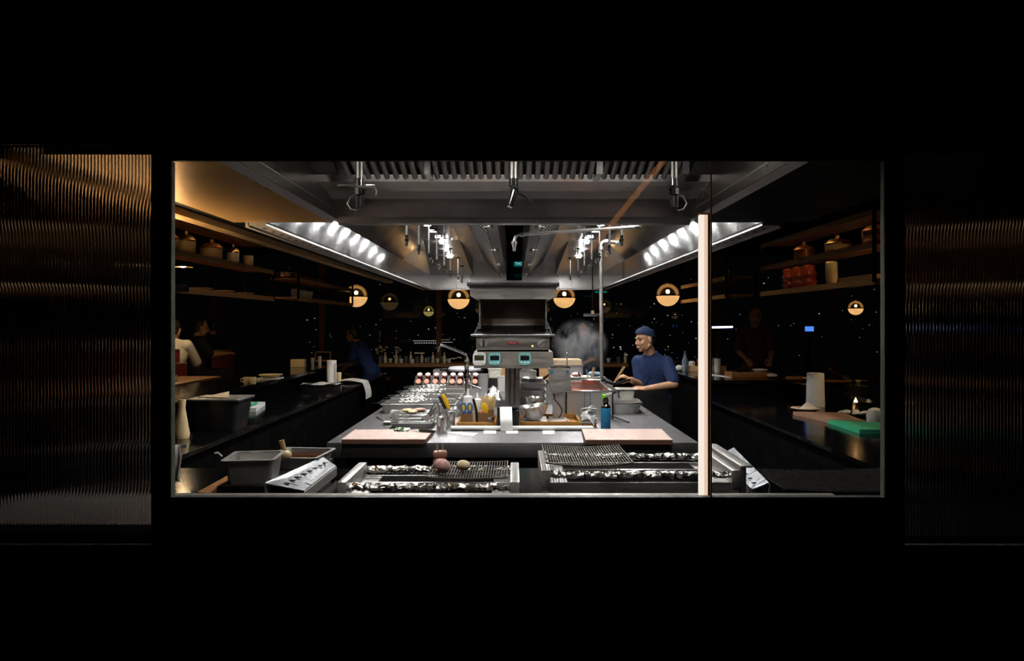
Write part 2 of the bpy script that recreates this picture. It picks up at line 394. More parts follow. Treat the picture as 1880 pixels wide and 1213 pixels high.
# reeded glass panels beside the window
def reeded(name, x0, x1):
    n = int((x1-x0)/.0098); p = (x1-x0)/n; mb = MB(); pts = []
    for i in range(n):
        for k in range(6):
            a = PI*(k/6); pts.append((x0+p*i+p/2-math.cos(a)*p/2, 1.992-.0015*math.sin(a)))
    pts.append((x1, 1.992))
    bm = mb.bm; lo = [bm.verts.new((x,y,1.03)) for x, y in pts]; hi = [bm.verts.new((x,y,2.2)) for x, y in pts]
    for i in range(len(pts)-1): bm.faces.new((lo[i],lo[i+1],hi[i+1],hi[i]))
    b = [bm.verts.new((x0,1.998,1.03)), bm.verts.new((x1,1.998,1.03)), bm.verts.new((x1,1.998,2.2)), bm.verts.new((x0,1.998,2.2))]
    bm.faces.new(b); bm.faces.new([lo[0]]+lo[1:]+[b[1],b[0]]); bm.faces.new(hi+[b[2],b[3]])
    bm.faces.new((lo[0],hi[0],b[3],b[0])); bm.faces.new((lo[-1],hi[-1],b[2],b[1]))
    o = struct(name, mb, 'reeded', ang=50)
    MB().bb((x0,1.984,1.026),(x1,2.004,1.0305)).build('sill_strip', 'steel', o)
    return o
reeded('window_2', -1.62, -1.058)
reeded('window_3', 1.138, 1.72)
# far windows on the city
fw = struct('window_4', MB().bb((-8,14.05,.55),(8,14.07,3.1)), 'pane_far')
fp = MB()
for px in (-6.2,-3.95,-1.55,1.7,4.2,6.6): fp.bb((px-.05,13.95,0),(px+.05,14.05,3.1))
fp.bb((-8,13.95,.5),(8,14.1,.56)); fp.build('window_frame', 'wood', fw)
struct('wall_back', MB().bb((-8,14.02,0),(8,14.12,.52)), 'black_wall')
# hanging soffit around the hoods
SZ = CZ+.5
so = struct('trim_1', MB().bb((-1.4,2.03,SZ),(-.90,3.40,SZ+.03)), 'glow_tinted_soffit')
struct('trim_2', MB().bb((.90,2.03,SZ),(1.45,3.40,SZ+.03)), 'black_paint')  # same soffit sheet unlit; its darkness is put in as black
struct('trim_3', MB().bb((-1.59,2.03,SZ-.012),(-1.515,8.5,SZ+.02)), 'bronze_trim')
struct('trim_4', MB().bb((-1.515,2.03,SZ+.021),(-1.41,9.6,SZ+.2)), 'black_paint')

# ================================================================== long hood over the island
def mirror_pair(fn):
    for s in (-1, 1): fn(s)
hood = thing('extraction_hood', 'long brushed steel extraction hood with slanted filters over the island counter', 'hood', (0,6.5,CZ+.47))
Y0, Y1, YH, HK = 3.42, 10.1, 7.6, 1.07
def H(x, y, z): return V((x*HK, y, CZ+z*HK))
def zc(y): return .86 if y <= YH else .86-(y-YH)/(Y1-YH)*.2
for s in (-1, 1):
    p = MB(); p.sheet([H(s*1.16,Y0,.47),H(s*1.16,Y1,.47),H(s*1.16,Y1,.655),H(s*1.16,Y0,.655)], .004, (s,0,0)); p.build('side_panel', 'hood_side', hood)
    p = MB(); p.sheet([H(s*1.16,Y0,.655),H(s*1.16,YH,.655),H(s*.95,YH,.86),H(s*.95,Y0,.86)], .004, (s*.7,0,.7)); p.build('sloping_panel', 'hood_flat', hood)
    p = MB(); p.sheet([H(s*1.16,YH,.655),H(s*1.16,Y1,.655),H(s*.95,YH,.86)], .004, (s*.7,0,.7)); p.sheet([H(s*.95,YH,.86),H(s*1.16,Y1,.655),H(s*.57,Y1,.66),H(s*.57,YH,.86)], .004, (0,.2,1)); p.build('hip_panel', 'hood_back', hood)
    p = MB(); p.bb(H(s*.57,Y0,.86),H(s*.95,YH,.864)); p.build('roof_panel', 'hood_flat', hood)
    # gutter rim: channel with drain holes pattern (row of small rivets) below the side panel
    p = MB(); p.bb(H(s*1.165,Y0,.455),H(s*1.25,Y1,.47)); p.bb(H(s*1.245,Y0,.447),H(s*1.262,Y1,.51)); p.build('gutter', 'rim', hood)
    for k in range(50): MB().cyl(H(s*1.205,Y0+.1+k*.128,.4535),H(s*1.205,Y0+.1+k*.128,.4565),.012,n=8).build('drain_hole', 'black_paint', hood)
    p = MB(); p.sheet([H(s*.57,Y0,.86),H(s*.57,Y1,.66 if 0 else .86),H(s*.40,Y1,.85),H(s*.40,Y0,.85)], .003, (0,0,1)); p.build('upper_strip', 'hood_back', hood); MB().sheet([H(s*.57,YH,.86),H(s*.57,Y1,.86),H(s*.57,Y1,.65)], .003, (s,0,0)).build('web_panel', 'rim', hood)
    p = MB(); p.bb(H(s*.107,Y0,.62),H(s*.176,Y1,.623)); p.bb(H(s*.105,Y0,.62),H(s*.108,Y1,1.1)); p.build('lower_strip', 'hood_back', hood)
    # slanted baffle filters
    a, b = H(s*.40,0,.85), H(s*.176,0,.62); sl = (b-a)
    nfl = 11; L = (Y1-Y0)/nfl
    for k in range(nfl):
        y = Y0+k*L
        fm = MB(); nrm = V((-s*.23,0,.224)).normalized()
        fm.sheet([a+V((0,y+.01,0)),b+V((0,y+.01,0)),b+V((0,y+L-.01,0)),a+V((0,y+L-.01,0))], .004, nrm)
        fo = fm.build('baffle_filter', 'black_steel', hood)
        for j in range(2):
            yy = y+L*.25+j*L*.5
            q0, q1 = a+V((0,yy,0))+sl*.06-nrm*.002, a+V((0,yy,0))+sl*.94-nrm*.002
            MB().sheet([q0+V((0,-.06,0)),q1+V((0,-.06,0)),q1+V((0,.06,0)),q0+V((0,.06,0))], .0006, -nrm).build('baffle_slat', 'steel', fo)
    for k in range(4):
        y = Y0+1.2+k*1.5; c = H(s*.15,y,.608)
        MB().ball(c, .022, nu=10, nv=6).tube([c, c+V((s*.05,.1,.01))], .006, 6).build('filter_latch', 'steel_dull', hood)
p = MB()
for s in (-1, 1):
    p.sheet([H(s*.107,Y1,.47),H(s*1.16,Y1,.47),H(s*1.16,Y1,.655),H(s*.57,Y1,.67),H(s*.57,Y1,.87),H(s*.40,Y1,.86),H(s*.176,Y1,.62),H(s*.107,Y1,.62)], .004, (0,1,0))
p.bb(H(-.107,Y1,.47),H(.107,Y1+.004,.585)); p.build('end_panel', 'hood_back', hood)
MB().bb(H(-1.262,Y1,.455),H(1.262,Y1+.03,.475)).build('end_rim', 'steel', hood)
MB().bb(H(-1.25,Y0-.02,.487),H(1.25,Y0,.56)).build('front_edge', 'steel_dull', hood)
for s in (-1, 1):
    for x in (.62,.80): MB().bb(H(s*x-.004,Y1-.004,.47),H(s*x+.004,Y1,.66)).build('seam_strip', 'steel_pol', hood)

# lamps set in the hood roof
proto = None
for s, side in ((-1,GS),(1,LS)):
    for k in range(12):
        y = 3.72+k*.44; x = s*.757; z = zc(y)
        lab = 'round white downlight under the long hood, %s from the window, %s' % (ORD[k], side)
        if proto is None:
            proto = thing('downlight', lab, 'light', H(x,y,z-.0015), 0, 'downlights in the long hood')
            q = MB(); q.lathe([(.031,-.012),(.042,-.012),(.042,0),(.031,0)], n=18); q.build('trim_ring', 'steel_pol', proto, local=True)
            MB().lathe([(0,-.008),(.031,-.008),(.031,-.002),(0,-.002)], n=18).build('lens', 'downlight', proto, local=True)
        else: dup(proto, H(x,y,z-(.0015 if y < YH-.1 else .008)), label=lab)
# fire suppression drops under the hood
proto = None
for s, side in ((-1,GS),(1,LS)):
    for k, d in enumerate((4.75,5.35,6.0,6.6,7.3,8.0,8.6,9.2)):
        if s == 1 and k == 7: continue
        lab = 'thin nozzle pipe hanging in the long hood, %s from the window, %s' % (ORD[k], side)
        x = s*(.70 if k < 6 else .66); top = zc(d) if d < YH else zc(d); bot = .50
        if proto is None or True:
            t = thing('nozzle_pipe', lab, 'pipe', H(x,d,bot), 0, 'nozzle pipes under the long hood')
            L = (top-bot)*HK-.004
            MB().cyl((0,0,.06),(0,0,L),.0085,n=10).build('pipe', 'steel_pol', t, local=True)
            q = MB(); q.cyl((0,0,.0),(0,0,.03),.011,n=10); q.cyl((0,0,.03),(0,0,.05),.016,n=8); q.cyl((0,0,.055),(0,0,.075),.013,n=8); q.build('nozzle', 'chrome', t, local=True)
            MB().lathe([(0,L-.004),(.03,L-.012),(.03,L-.02),(.012,L-.024)], n=12).build('ceiling_flange', 'black_plastic', t, local=True)
            MB().tube([(s*-.012,0,.03),(s*-.03,0,.02),(s*-.032,0,.0),(s*-.02,0,-.015)], .002, 6).build('cap_strap', 'steel_dull', t, local=True)

# water pipes inside the hood
t = thing('elbow_pipe', 'grey horizontal pipe with an elbow and short drop in the middle of the long hood', 'pipe', P(945,440,4.6))
MB().tube([P(1176,414,4.6),P(1172,416,4.6),P(960,430,4.6),P(951,431,4.6),P(946,435,4.6),P(944,445,4.6)], .011, 10).build('pipe', 'steel', t)
q = MB(); q.cyl(P(944,443,4.6),P(944,449,4.6),.02); q.cyl(P(944,449,4.6),P(944,454,4.6),.014); q.cyl(P(944,454,4.6),P(944,461,4.6),.011)
MB().cyl(P(962,430,4.6),P(955,430.4,4.6),.017).build('coupling', 'steel_pol', t); MB().cyl(P(1174,415,4.6),P(1166,416,4.6),.016).build('coupling', 'steel_pol', t)
q.build('nozzle', 'steel_pol', t)
MB().cyl(P(1176,414,4.6),P(1180,405,4.6),.011).build('riser', 'steel', t)
t = thing('stand_pipe', 'tall grey pipe with two elbows dropping from the hood to the island counter', 'pipe', V((P(1104,0,6.42).x,6.42,.9)))
pp = [P(1141,443,6.42),P(1140,445,6.42),P(1137,446,6.42),P(1112,443,6.42),P(1106,445,6.42),P(1103,451,6.42),V((P(1105,0,6.42).x,6.42,.9))]
MB().tube(pp, .017, 10).build('pipe', 'steel_dull', t)
q = MB(); MB().cyl(P(1136,446,6.42),P(1130,445.4,6.42),.024).build('pipe_elbow', 'steel', t); q.cyl(P(1103.3,452,6.42),P(1103.5,458,6.42),.024); q.cyl(P(1116,443.5,6.42),P(1109,444,6.42),.024)
q.build('pipe_elbow', 'steel', t)

# ================================================================== hood over the charcoal grills
fh = thing('extraction_hood', 'steel extraction hood right behind the window above the charcoal grills', 'hood', (0,2.7,SZ))
XH = .865; A0, A1 = 2.06, 3.30
for s in (-1, 1):
    p = MB(); p.sheet([(s*(XH-.012),A0,SZ+.04),(s*(XH-.012),A1+.05,SZ+.04),(s*(XH+.034),A1+.05,SZ-.01),(s*(XH+.034),A0,SZ-.01)], .004, (s*.7,0,.7)); p.build('rim', 'rim', fh)
    p = MB(); p.sheet([(s*(XH-.01),A0,SZ),(s*(XH-.01),A1,SZ),(s*(XH-.02),A1,SZ+.7),(s*(XH-.02),A0,SZ+.7)], .004, (s,0,0)); p.build('side_panel', 'hood_front', fh)
def row(y, z): return [(-XH,y,SZ+z),(XH,y,SZ+z)]
def strip(name, y0, z0, y1, z1, m):
    a, b = row(y0,z0), row(y1,z1); p = MB(); p.sheet([a[0],a[1],b[1],b[0]], .004, (0,.6,.8)); return p.build(name, m, fh)
strip('lower_panel', 3.30, .012, 3.16, .074, 'hood_front')
strip('mirrored_gap_band', 3.16, .074, 3.10, .098, 'steel_dull')  # own facet and steel stand in for the mirrored dark gap
strip('upper_panel', 3.10, .098, 2.95, .118, 'hood_front')
strip('filter_ledge', 2.955, .112, 2.88, .126, 'steel_pol')
strip('blind_panel', 2.92, .13, 2.30, .36, 'black_steel')
MB().sheet([(-XH,A1,SZ+.028),(XH,A1,SZ+.028),(XH,A1+.045,SZ-.012),(-XH,A1+.045,SZ-.012)], .004, (0,.7,.7)).build('rear_rim', 'rim', fh)
MB().bb((-XH,A1+.046,SZ-.02),(XH,A1+.06,SZ+.002)).build('rear_gutter', 'steel_dull', fh)
for s in (-1,1): MB().sheet([(s*.745,2.90,SZ+.128),(s*(XH),2.90,SZ+.128),(s*(XH),2.3,SZ+.35),(s*.745,2.3,SZ+.35)], .004,(0,-.3,-.9)).build('corner_panel', 'hood_front', fh)
def fpt(x, t): return V((x, 2.90-.55*t, SZ+.128+.205*t))
for k, (x0, x1) in enumerate(((-.715,-.36),(-.345,-.01),(.005,.34),(.36,.69))):
    fm = MB(); fm.sheet([fpt(x0,0),fpt(x1,0),fpt(x1,1),fpt(x0,1)], .004, (0,.35,.93)); fo = fm.build('baffle_filter', 'black_steel', fh)
    sl = MB(); n = 9
    for j in range(n):
        x = x0+.02+(x1-x0-.04)*j/(n-1)
        sl.tube([fpt(x,.03)+V((0,0,-.018)),fpt(x,.97)+V((0,0,-.018))], .0125, 8)
    sl.build('baffle_slat', 'steel', fo)
    hd = MB(); hd.bb(fpt(x1-.005,0)+V((0,0,-.025)),fpt(x1+.02,.25)+V((0,0,-.012))); hd.build('filter_frame', 'steel_pol', fo)
for k, (px, nm) in enumerate(((660,'above the bare grill end'),(943,'in the middle of the front hood'),(1238,'close to the light column top'))):
    d = 2.72; x = (px-944)*d/F
    t = thing('nozzle_pipe', 'short steel nozzle under the front hood, %s' % nm, 'pipe', (x,d,CZ+.46), 0, 'front hood nozzles')
    for xx in (-.008,.008): MB().cyl((xx,0,.11),(xx,0,.195),.007,n=10).build('hanger_pipe', 'steel', t, local=True)
    q = MB()
    if k == 1:
        q.cyl((0,0,.085),(0,0,.115),.019,n=12); q.ball((.004,0,.075),.017,nu=10,nv=8); q.cyl((.004,0,.068),(-.016,-.01,.0),.016,.012,n=12); q.build('nozzle', 'chrome', t, local=True)
        MB().tube([(.0,-.01,.06),(.03,-.012,.05),(.055,-.014,.035),(.07,-.015,.012)], .004, 8).build('cap_strap', 'chrome', t, local=True)
    else:
        q.cyl((0,0,.085),(0,0,.115),.018,n=12); q.cyl((0,0,.075),(0,0,.05),.02,n=8); q.cyl((-.008,0,.0),(-.008,0,.075),.009,n=10); q.cyl((.009,0,.003),(.009,0,.075),.009,n=10); q.build('nozzle', 'chrome', t, local=True)
        s = 1 if k == 0 else -1
        MB().tube([(-s*.0,0,.055),(-s*.035,0,.045),(-s*.05,0,.015),(-s*.035,0,-.008),(-s*.012,0,-.012)], .003, 6).build('cap_strap', 'steel_dull', t, local=True)
t = thing('rail_bracket', 'bright flat steel bar with a hook under the front hood beside the grease filters', 'bracket', P(655,341,2.8))
MB().box(P(655,341,2.8), (.158,.02,.014), bev=.003).build('bar', 'steel_pol', t)
MB().tube([P(688,343,2.8),P(691,352,2.8),P(690,358,2.8),P(686,358,2.8)], .004, 6).build('hook', 'steel_dull', t)
MB().cyl(P(655,339,2.8),P(655,339,2.8)+V((0,0,.06)),.006).build('stem', 'steel_dull', t)
# front hood lamps, under the roof of the hood behind the top of the window
for k, x in enumerate((-.58,-.2,.2,.58)):
    t = thing('downlight', 'round lamp under the roof of the front hood, %s from the gold ceiling' % ORD[k], 'light', (x,2.26,SZ+.27), 0, 'front hood lamps')
    MB().lathe([(.05,-.02),(.06,-.02),(.06,.012),(.05,.012)], n=18).build('trim_ring', 'steel_pol', t, local=True); MB().cyl((0,0,.012),(0,0,.08),.012).build('hanger', 'steel_dull', t, local=True)
    MB().lathe([(0,-.012),(.05,-.012),(.05,.0),(0,.0)], n=18).build('lens', 'downlight_front', t, local=True)
MB().bb((-XH,A0,SZ+.372),(XH,2.4,SZ+.376)).build('roof_panel', 'hood_flat', fh)

# ================================================================== front grill counter
gc = thing('grill_counter', 'black cooking counter with a steel front ledge right behind the window', 'counter', (0,2.8,0))
MB().bb((-1.95,2.42,.0),(1.9,3.42,.935)).build('body', 'black_paint', gc)
MB().bb((-1.95,2.42,.935),(1.9,3.42,.9495)).build('worktop', 'black_gloss', gc)
p = MB(); p.bb((-1.75,2.03,1.05),(1.12,2.40,1.08), .003); p.bb((-1.75,2.385,.95),(1.12,2.40,1.06)); p.build('ledge', 'steel', gc)
MB().bb((-1.95,2.03,0),(1.9,2.42,1.045)).build('front_panel', 'black_paint', gc)
# ================================================================== charcoal grills
def foil_bar(name, x0, x1, y, z, r, par):
    mb = MB(); n = 60; rng = random.Random(hash((x0,y)) % 1000)
    pts = []
    mb.bm.verts.ensure_lookup_table()
    rows = []
    for i in range(n+1):
        x = x0+(x1-x0)*i/n; c = V((x, y+rng.uniform(-.003,.003), z+rng.uniform(-.003,.003)))
        rows.append([mb.bm.verts.new(c+V((0,math.cos(a)*r*(1.25+rng.uniform(-.22,.22)),math.sin(a)*r*(.85+rng.uniform(-.2,.2))))) for a in [2*PI*k/10 for k in range(10)]])
    for a, b in zip(rows, rows[1:]): mb.bridge(a, b)
    mb.bm.faces.new(rows[0]); mb.bm.faces.new(list(reversed(rows[-1])))
    return mb.build(name, 'foil', par, ang=25)
def grill(name, label, x0, x1, y0, y1, z, zb=.951):
    t = thing(name, label, 'grill', ((x0+x1)/2,(y0+y1)/2,zb))
    p = MB(); p.bb((x0+.03,y0,zb),(x1-.03,y0+.012,z-.04)); p.bb((x0+.03,y1-.012,zb),(x1-.03,y1,z-.04)); p.bb((x0+.03,y0,zb),(x0+.05,y1,z-.045)); p.bb((x1-.05,y0,zb),(x1-.03,y1,z-.045))
    p.build('fire_box', 'steel_dull', t)
    MB().bb((x0+.06,y0+.02,zb),(x1-.06,y1-.02,zb+.03)).build('charcoal_bed', 'black_paint', t)
    for x in (x0, x1-.035):
        q = MB(); q.bb((x,y0-.01,z-.06),(x+.035,y1+.01,z+.012), .004); q.bb((x+.004,y0-.006,zb),(x+.031,y0+.01,z-.05)); q.build('end_plate', 'steel', t)
        xi = x+.035 if x == x0 else x-.07
        MB().bb((xi,y0+.02,z-.05),(xi+.07,y1-.02,z-.042)).build('inner_shelf', 'steel', t)
    foil_bar('foil_bar', x0+.035, x1-.035, y0+.018, z-.012, .017, t)
    foil_bar('foil_bar', x0+.035, x1-.035, y1-.018, z-.012, .017, t)
    for yy in (.36,.62): MB().cyl((x0+.1,y0+(y1-y0)*yy,z-.045),(x1-.1,y0+(y1-y0)*yy,z-.045),.006,n=8).build('cross_rod', 'steel_pol', t)
    return t
g1 = grill('charcoal_grill', 'low steel charcoal grill carrying skewered meat and a potato on its rack', -.655, .02, 2.52, 2.86, 1.08)
g2 = grill('charcoal_grill', 'steel charcoal grill with foil edged bars and an empty sagging rack at one end', .108, .895, 2.70, 3.10, 1.085)
def wire_rack(name, label, c, sx, sy, n, m, r=.0018, curve=0, rz=0, cross=3, group=None, legs=0):
    t = thing(name, label, 'rack', c, rz, group)
    q = MB(); zf = lambda x: curve*((x/(sx/2))**2)
    for i in range(n):
        x = -sx/2+sx*i/(n-1); q.cyl((x,-sy/2,zf(x)),(x,sy/2,zf(x)),r,n=6)
    q.build('wire_grate', m, t, local=True)
    q = MB(); xs = [-sx/2+sx*i/12 for i in range(13)]
    loop = [(x,-sy/2,zf(x)) for x in xs]+[(x,sy/2,zf(x)) for x in reversed(xs)]
    q.tube(loop, r*1.6, 6, closed=True)
    for k in range(cross): y = -sy/2+sy*(k+1)/(cross+1); q.tube([(x,y,zf(x)-r*2) for x in xs], r*1.2, 6)
    q.build('rack_frame', m, t, local=True)
    if legs:
        for ax in (-1,1):
            for ay in (-1,1): MB().cyl((ax*sx*.46,ay*sy*.46,-legs),(ax*sx*.46,ay*sy*.46,0),r*1.3,n=6).build('leg', m, t, local=True)
    return t
r1 = wire_rack('grill_rack', 'blackened wire grill rack holding the meat skewers and the potato', (-.178,2.69,1.098), .30, .30, 30, 'wire', .0022, .004)
r2 = wire_rack('grill_rack', 'empty blackened wire rack sagging over one end of the second charcoal grill', (.30,2.90,1.112), .345, .40, 34, 'wire', .0022, .012)
# food on the first grill
ZR = 1.103
t = thing('meat_skewer', 'pink marbled meat ball on a short skewer lying at the front of the grill rack', 'food', (-.278,2.62,ZR))
mb = MB(); mb.ball((-.278,2.62,ZR+.026),(.034,.03,.027),Euler((0,.3,.4)).to_matrix(),18,12); mb.build('meat', 'meat_pink', t)
MB().cyl((-.30,2.585,ZR+.014),(-.27,2.66,ZR+.03),.004,n=8).build('skewer', 'bamboo', t)
t = thing('meat_skewer', 'upright stack of browned meat cubes with two skewer tips behind the pink meat', 'food', (-.296,2.73,ZR))
mb = MB(); mb.box((-.296,2.72,ZR+.018),(.052,.05,.034),.3,bev=.01); mb.box((-.298,2.735,ZR+.048),(.056,.045,.03),.1,bev=.009); mb.build('meat', 'meat', t)
for dx in (-.012,.010): MB().cyl((-.297+dx,2.73,ZR+.05),(-.297+dx,2.735,ZR+.09),.0028,n=6).build('skewer', 'bamboo', t)
mb = MB(); mb.ball((-.199,2.66,ZR+.02),(.028,.025,.02),Euler((0,.1,.3)).to_matrix(),18,12)
tag(mb.build('potato', 'potato', loc=(-.199,2.66,ZR)), 'small yellow potato alone on the wire grill rack', 'food')
tag(MB().box(P(902,856,2.80),(.034,.012,.008),bev=.002).build('blue_tag', 'blue_handle', loc=P(902,856,2.80)-V((0,0,.004))), 'small blue plastic label at the far edge of the meat rack', 'label')
# perforated drip trays on both ends of the counter
def drip(label, pts):
    pts = [V(p) for p in pts]
    t = thing('drip_tray', label, 'tray', (pts[0]+pts[2])/2)
    MB().sheet(pts, .006, (0,0,1)).build('plate', 'plate', t)
    q = MB()
    for k in range(8):
        f_ = (k+.7)/8.6; a = pts[0].lerp(pts[3], f_); b = pts[1].lerp(pts[2], f_); c = a.lerp(b,.42)
        q.box(c+V((0,0,.0065)), (.03,.013,.002), rz=0)
    q.build('slot_pattern', 'black_paint', t)
    q = MB(); q.sheet([pts[0]-V((0,0,.04)),pts[3]-V((0,0,.04)),pts[3],pts[0]],.004); q.sheet([pts[1]-V((0,0,.04)),pts[2]-V((0,0,.04)),pts[2],pts[1]],.004); q.build('folded_edge', 'steel', t)
    return t
drip('slotted shiny steel drip plate between the deep pan and the meat grill', [onz(480,903,1.01)+V((.012,0,.03)),onz(558,903,1.0),onz(617,857,1.0),onz(588,852,1.01)+V((.012,0,.03))])
drip('slotted shiny steel drip plate next to the dark charcoal netting', [onz(1380,901,1.0),onz(1412,900,1.01)+V((0,0,.025)),onz(1347,832,1.01)+V((0,0,.025)),onz(1322,836,1.0)])
t = thing('stainless_bracket', 'folded grey steel end bracket of the far grill beside the light column', 'bracket', (1.0,2.95,.95))
q = MB(); q.bb((.908,2.74,.951),(.935,3.2,1.10),.004); q.build('panel', 'steel_dull', t)
MB().bb((.906,2.72,1.10),(.955,3.22,1.108),.002).build('top_flange', 'steel', t)
q = MB(); q.bb((.05,2.46,.95),(.115,2.60,1.0)); tag(q.build('steel_block', 'steel_dull', loc=(.08,2.5,.95)), 'small square grey steel block between the two charcoal grills', 'block')
# charcoal netting
t = wire_rack('charcoal_net', 'dark sooty wire netting on the black counter past the slotted plate', (1.41,3.0,.985), .60, .42, 44, 'net', .0022, .01, cross=16)
# pans at the gold ceiling side of the counter
c = onz(478,880,.95); c = V((-1.07,2.98,1.0))
tag(MB().bb((-1.24,2.84,.951),(-.91,3.43,.9975)).build('pan_shelf', 'black_steel', loc=(-1.1,3.1,.95)), 'black low shelf under the deep steel pan on the grill counter', 'shelf')
t = thing('deep_pan', 'deep steel food pan with a rounded rim on the grill counter', 'pan', (-1.13,2.96,.998))
MB().pan((-1.13,2.96,.998),.20,.20,.105,.003,.012,.012,.12).build('body', 'steel', t)
MB().tube([V((-1.13,2.96,.998))+V((-.12,-.05,.11)),V((-1.13,2.96,.998))+V((-.13,-.07,.13)),V((-1.13,2.96,.998))+V((-.14,-.075,.128))], .005, 6).build('hook', 'steel', t)
t = thing('shallow_tray', 'shallow steel tray with dark sauce beside the deep pan', 'tray', (-1.02,3.22,.998))
MB().pan((-1.03,3.29,.998),.24,.24,.055,.003,.012,.012,-.1).build('body', 'steel', t)
MB().bb((-1.13,3.19,1.03),(-.93,3.39,1.034)).build('sauce', 'sauce', t)
t = thing('sauce_brush', 'round brush with a wooden handle standing in the tray of dark sauce', 'brush', (-1.08,3.2,1.035))
b0 = P(524,832,3.12)
MB().cyl(P(516,808,3.12),P(522,828,3.12),.014,.011,n=12).build('handle', 'wood_pale', t)
MB().ball(P(524,835,3.12),(.028,.025,.022)).build('bristle_head', 'bamboo', t)
tag(MB().sheet([onz(362,910,.95)+V((0,0,.001)),onz(384,912,.95)+V((0,0,.001)),onz(433,877,.95)+V((0,0,.001)),onz(428,873,.95)+V((0,0,.001))], .015).build('wood_strip', 'wood', loc=onz(395,890,.95)), 'brown wooden strip lying on the black grill counter', 'wood strip')
for k, (px, py) in enumerate(((965,884),(972,886))): pass
# towel over a rail
t = thing('hanging_towel', 'white towel hanging over a rail close to the window edge', 'towel', P(325,880,3.0))
def tw(u, v):
    return P(313+u*(14+8*v)+ 3*math.sin(v*5), 819+v*64-6*(1-u)*(1-v), 3.0)+V((0,.012*math.sin(u*9+v*3),0))
MB().surf(tw, 10, 14, .006).build('cloth', 'cloth_white', t)
MB().cyl((-2.0,3.02,P(0,820,3.0).z),(-1.45,3.02,P(0,820,3.0).z),.008).build('rail', 'steel', t)
for x_ in (-1.99,-1.6): MB().cyl((x_,3.02,P(0,820,3.0).z),(x_,3.02,.951 if x_ > -1.95 else .0),.007).build('rail_leg', 'steel', t)

# light column: a reflection in the window glass, built as a glowing strip
t = thing('reflected_column', 'tall slim light column standing in for a reflection in the window glass', 'light', (.572,2.06,1.08))
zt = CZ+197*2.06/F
MB().bb((.5595,2.05,1.095),(.5725,2.07,zt)).build('glow_face', 'reflected_core_glow', t)
MB().bb((.5725,2.05,1.095),(.583,2.07,zt)).build('side_glow', 'reflected_edge_glow', t)
MB().bb((.583,2.048,1.09),(.590,2.072,zt+.002)).build('reflected_back_edge', 'wood', t)
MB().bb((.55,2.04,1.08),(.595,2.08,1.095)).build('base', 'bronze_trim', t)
MB().bb((.5585,2.049,zt),(.5905,2.071,zt+.005)).build('reflected_column_top', 'bronze_trim', t)

# ================================================================== island
isl = thing('island_counter', 'long steel island counter in the middle of the open kitchen', 'counter', (0,6.9,0))
p = MB(); p.bb((-1.22,4.43,.80),(1.20,9.35,.8995), .004); p.build('worktop', 'island_top', isl)
p = MB(); p.bb((-1.14,4.62,.08),(1.12,9.2,.8)); p.build('cabinet', 'black_steel', isl)
MB().bb((-1.05,4.72,0),(1.04,9.1,.08)).build('plinth', 'black_paint', isl)
def I(px, py): return onz(px, py, .9)
def board(label, pts, h=.03):
    pts = [V(p) for p in pts]; t = thing('cutting_board', label, 'cutting board', (pts[0]+pts[2])/2)
    MB().sheet([p+V((0,0,h-.003)) for p in pts], .003, (0,0,1)).build('top_face', 'board_brown', t)
    MB().sheet(pts, h-.003, (0,0,1)).build('slab', 'board_edge', t); return t
def bp(px, py): return onz(px, py, .93)-V((0,0,.03))
board('brown edged cutting board with herbs and a knife on the island', [bp(627,806),bp(781,806),bp(797,788),bp(652,788)])
board('empty pink brown cutting board at the front of the island beside the torch', [bp(1075,807),bp(1235,807),bp(1214,787),bp(1068,787)])
t = thing('chef_knife', 'black handled knife lying across the corner of the cutting board with herbs', 'knife', onz(765,790,.93))
k0 = onz(745,788,.935); k1 = onz(770,790,.94); k2 = onz(799,792,.94)
MB().tube([k1,k1.lerp(k2,.5)+V((0,0,.004)),k2], [.009,.013,.009], 8).build('handle', 'black_plastic', t)
MB().sheet([k0,k1+V((0,-.012,0)),k1+V((0,.014,0)),k0+V((0,.006,0))], .002).build('blade', 'steel_dull', t)
t = thing('herb_sachet', 'small heap of green herbs on clear wrap on the cutting board', 'herbs', onz(735,789,.93))
mb = MB()
rng = random.Random(3)
for k in range(16):
    c = onz(724+rng.random()*20, 789+rng.random()*3, .93)+V((0,0,.004+rng.random()*.012)); mb.ball(c,(.012,.007,.003),Euler((rng.random(),rng.random(),rng.random()*3)).to_matrix(),8,5)
mb.build('leaves', 'green_leaf', t)
MB().surf(lambda u,v: onz(724+u*26+v*3,792-v*5,.93)+V((0,0,.002+.006*math.sin(u*7)*math.cos(v*5)+.006)), 8, 5, .001).build('plastic_wrap', 'squeeze', t)
# order rail with slips
rl = thing('order_rail', 'long white order rail with rounded end lying across the island front', 'rail', I(957,790))
a = I(831,790); b = I(1086,790)
MB().capsule((a.x,4.92,.918),(b.x,4.92,.918),.017,.017).build('tube', 'paper', rl)
MB().bb((a.x-.01,4.91,.9),(b.x-.02,4.95,.904)).build('foot_strip', 'black_plastic', rl)
def slip(label, px0, px1, py0, py1):
    q = [onz(px0,py1,.9),onz(px1,py1,.9),onz(px1,py0,.9),onz(px0,py0,.9)]
    tag(MB().sheet([p+V((0,0,.0008)) for p in q],.0012,(0,0,1)).build('order_slip', 'paper', loc=q[0].lerp(q[2],.5)), label, 'paper', 'paper slips below the order rail')
slip('small white slip just below the order rail on the meat grill side of the receipt', 888, 911, 790.5, 796)
slip('small white slip tucked partly behind the long hanging receipt', 929, 951, 790.5, 796)
slip('small white slip on its own below the order rail facing the empty cutting board', 996, 1018, 790.5, 797)
q = [onz(820,795,.9),onz(868,801,.9),onz(878,795,.9),onz(832,793,.9)]
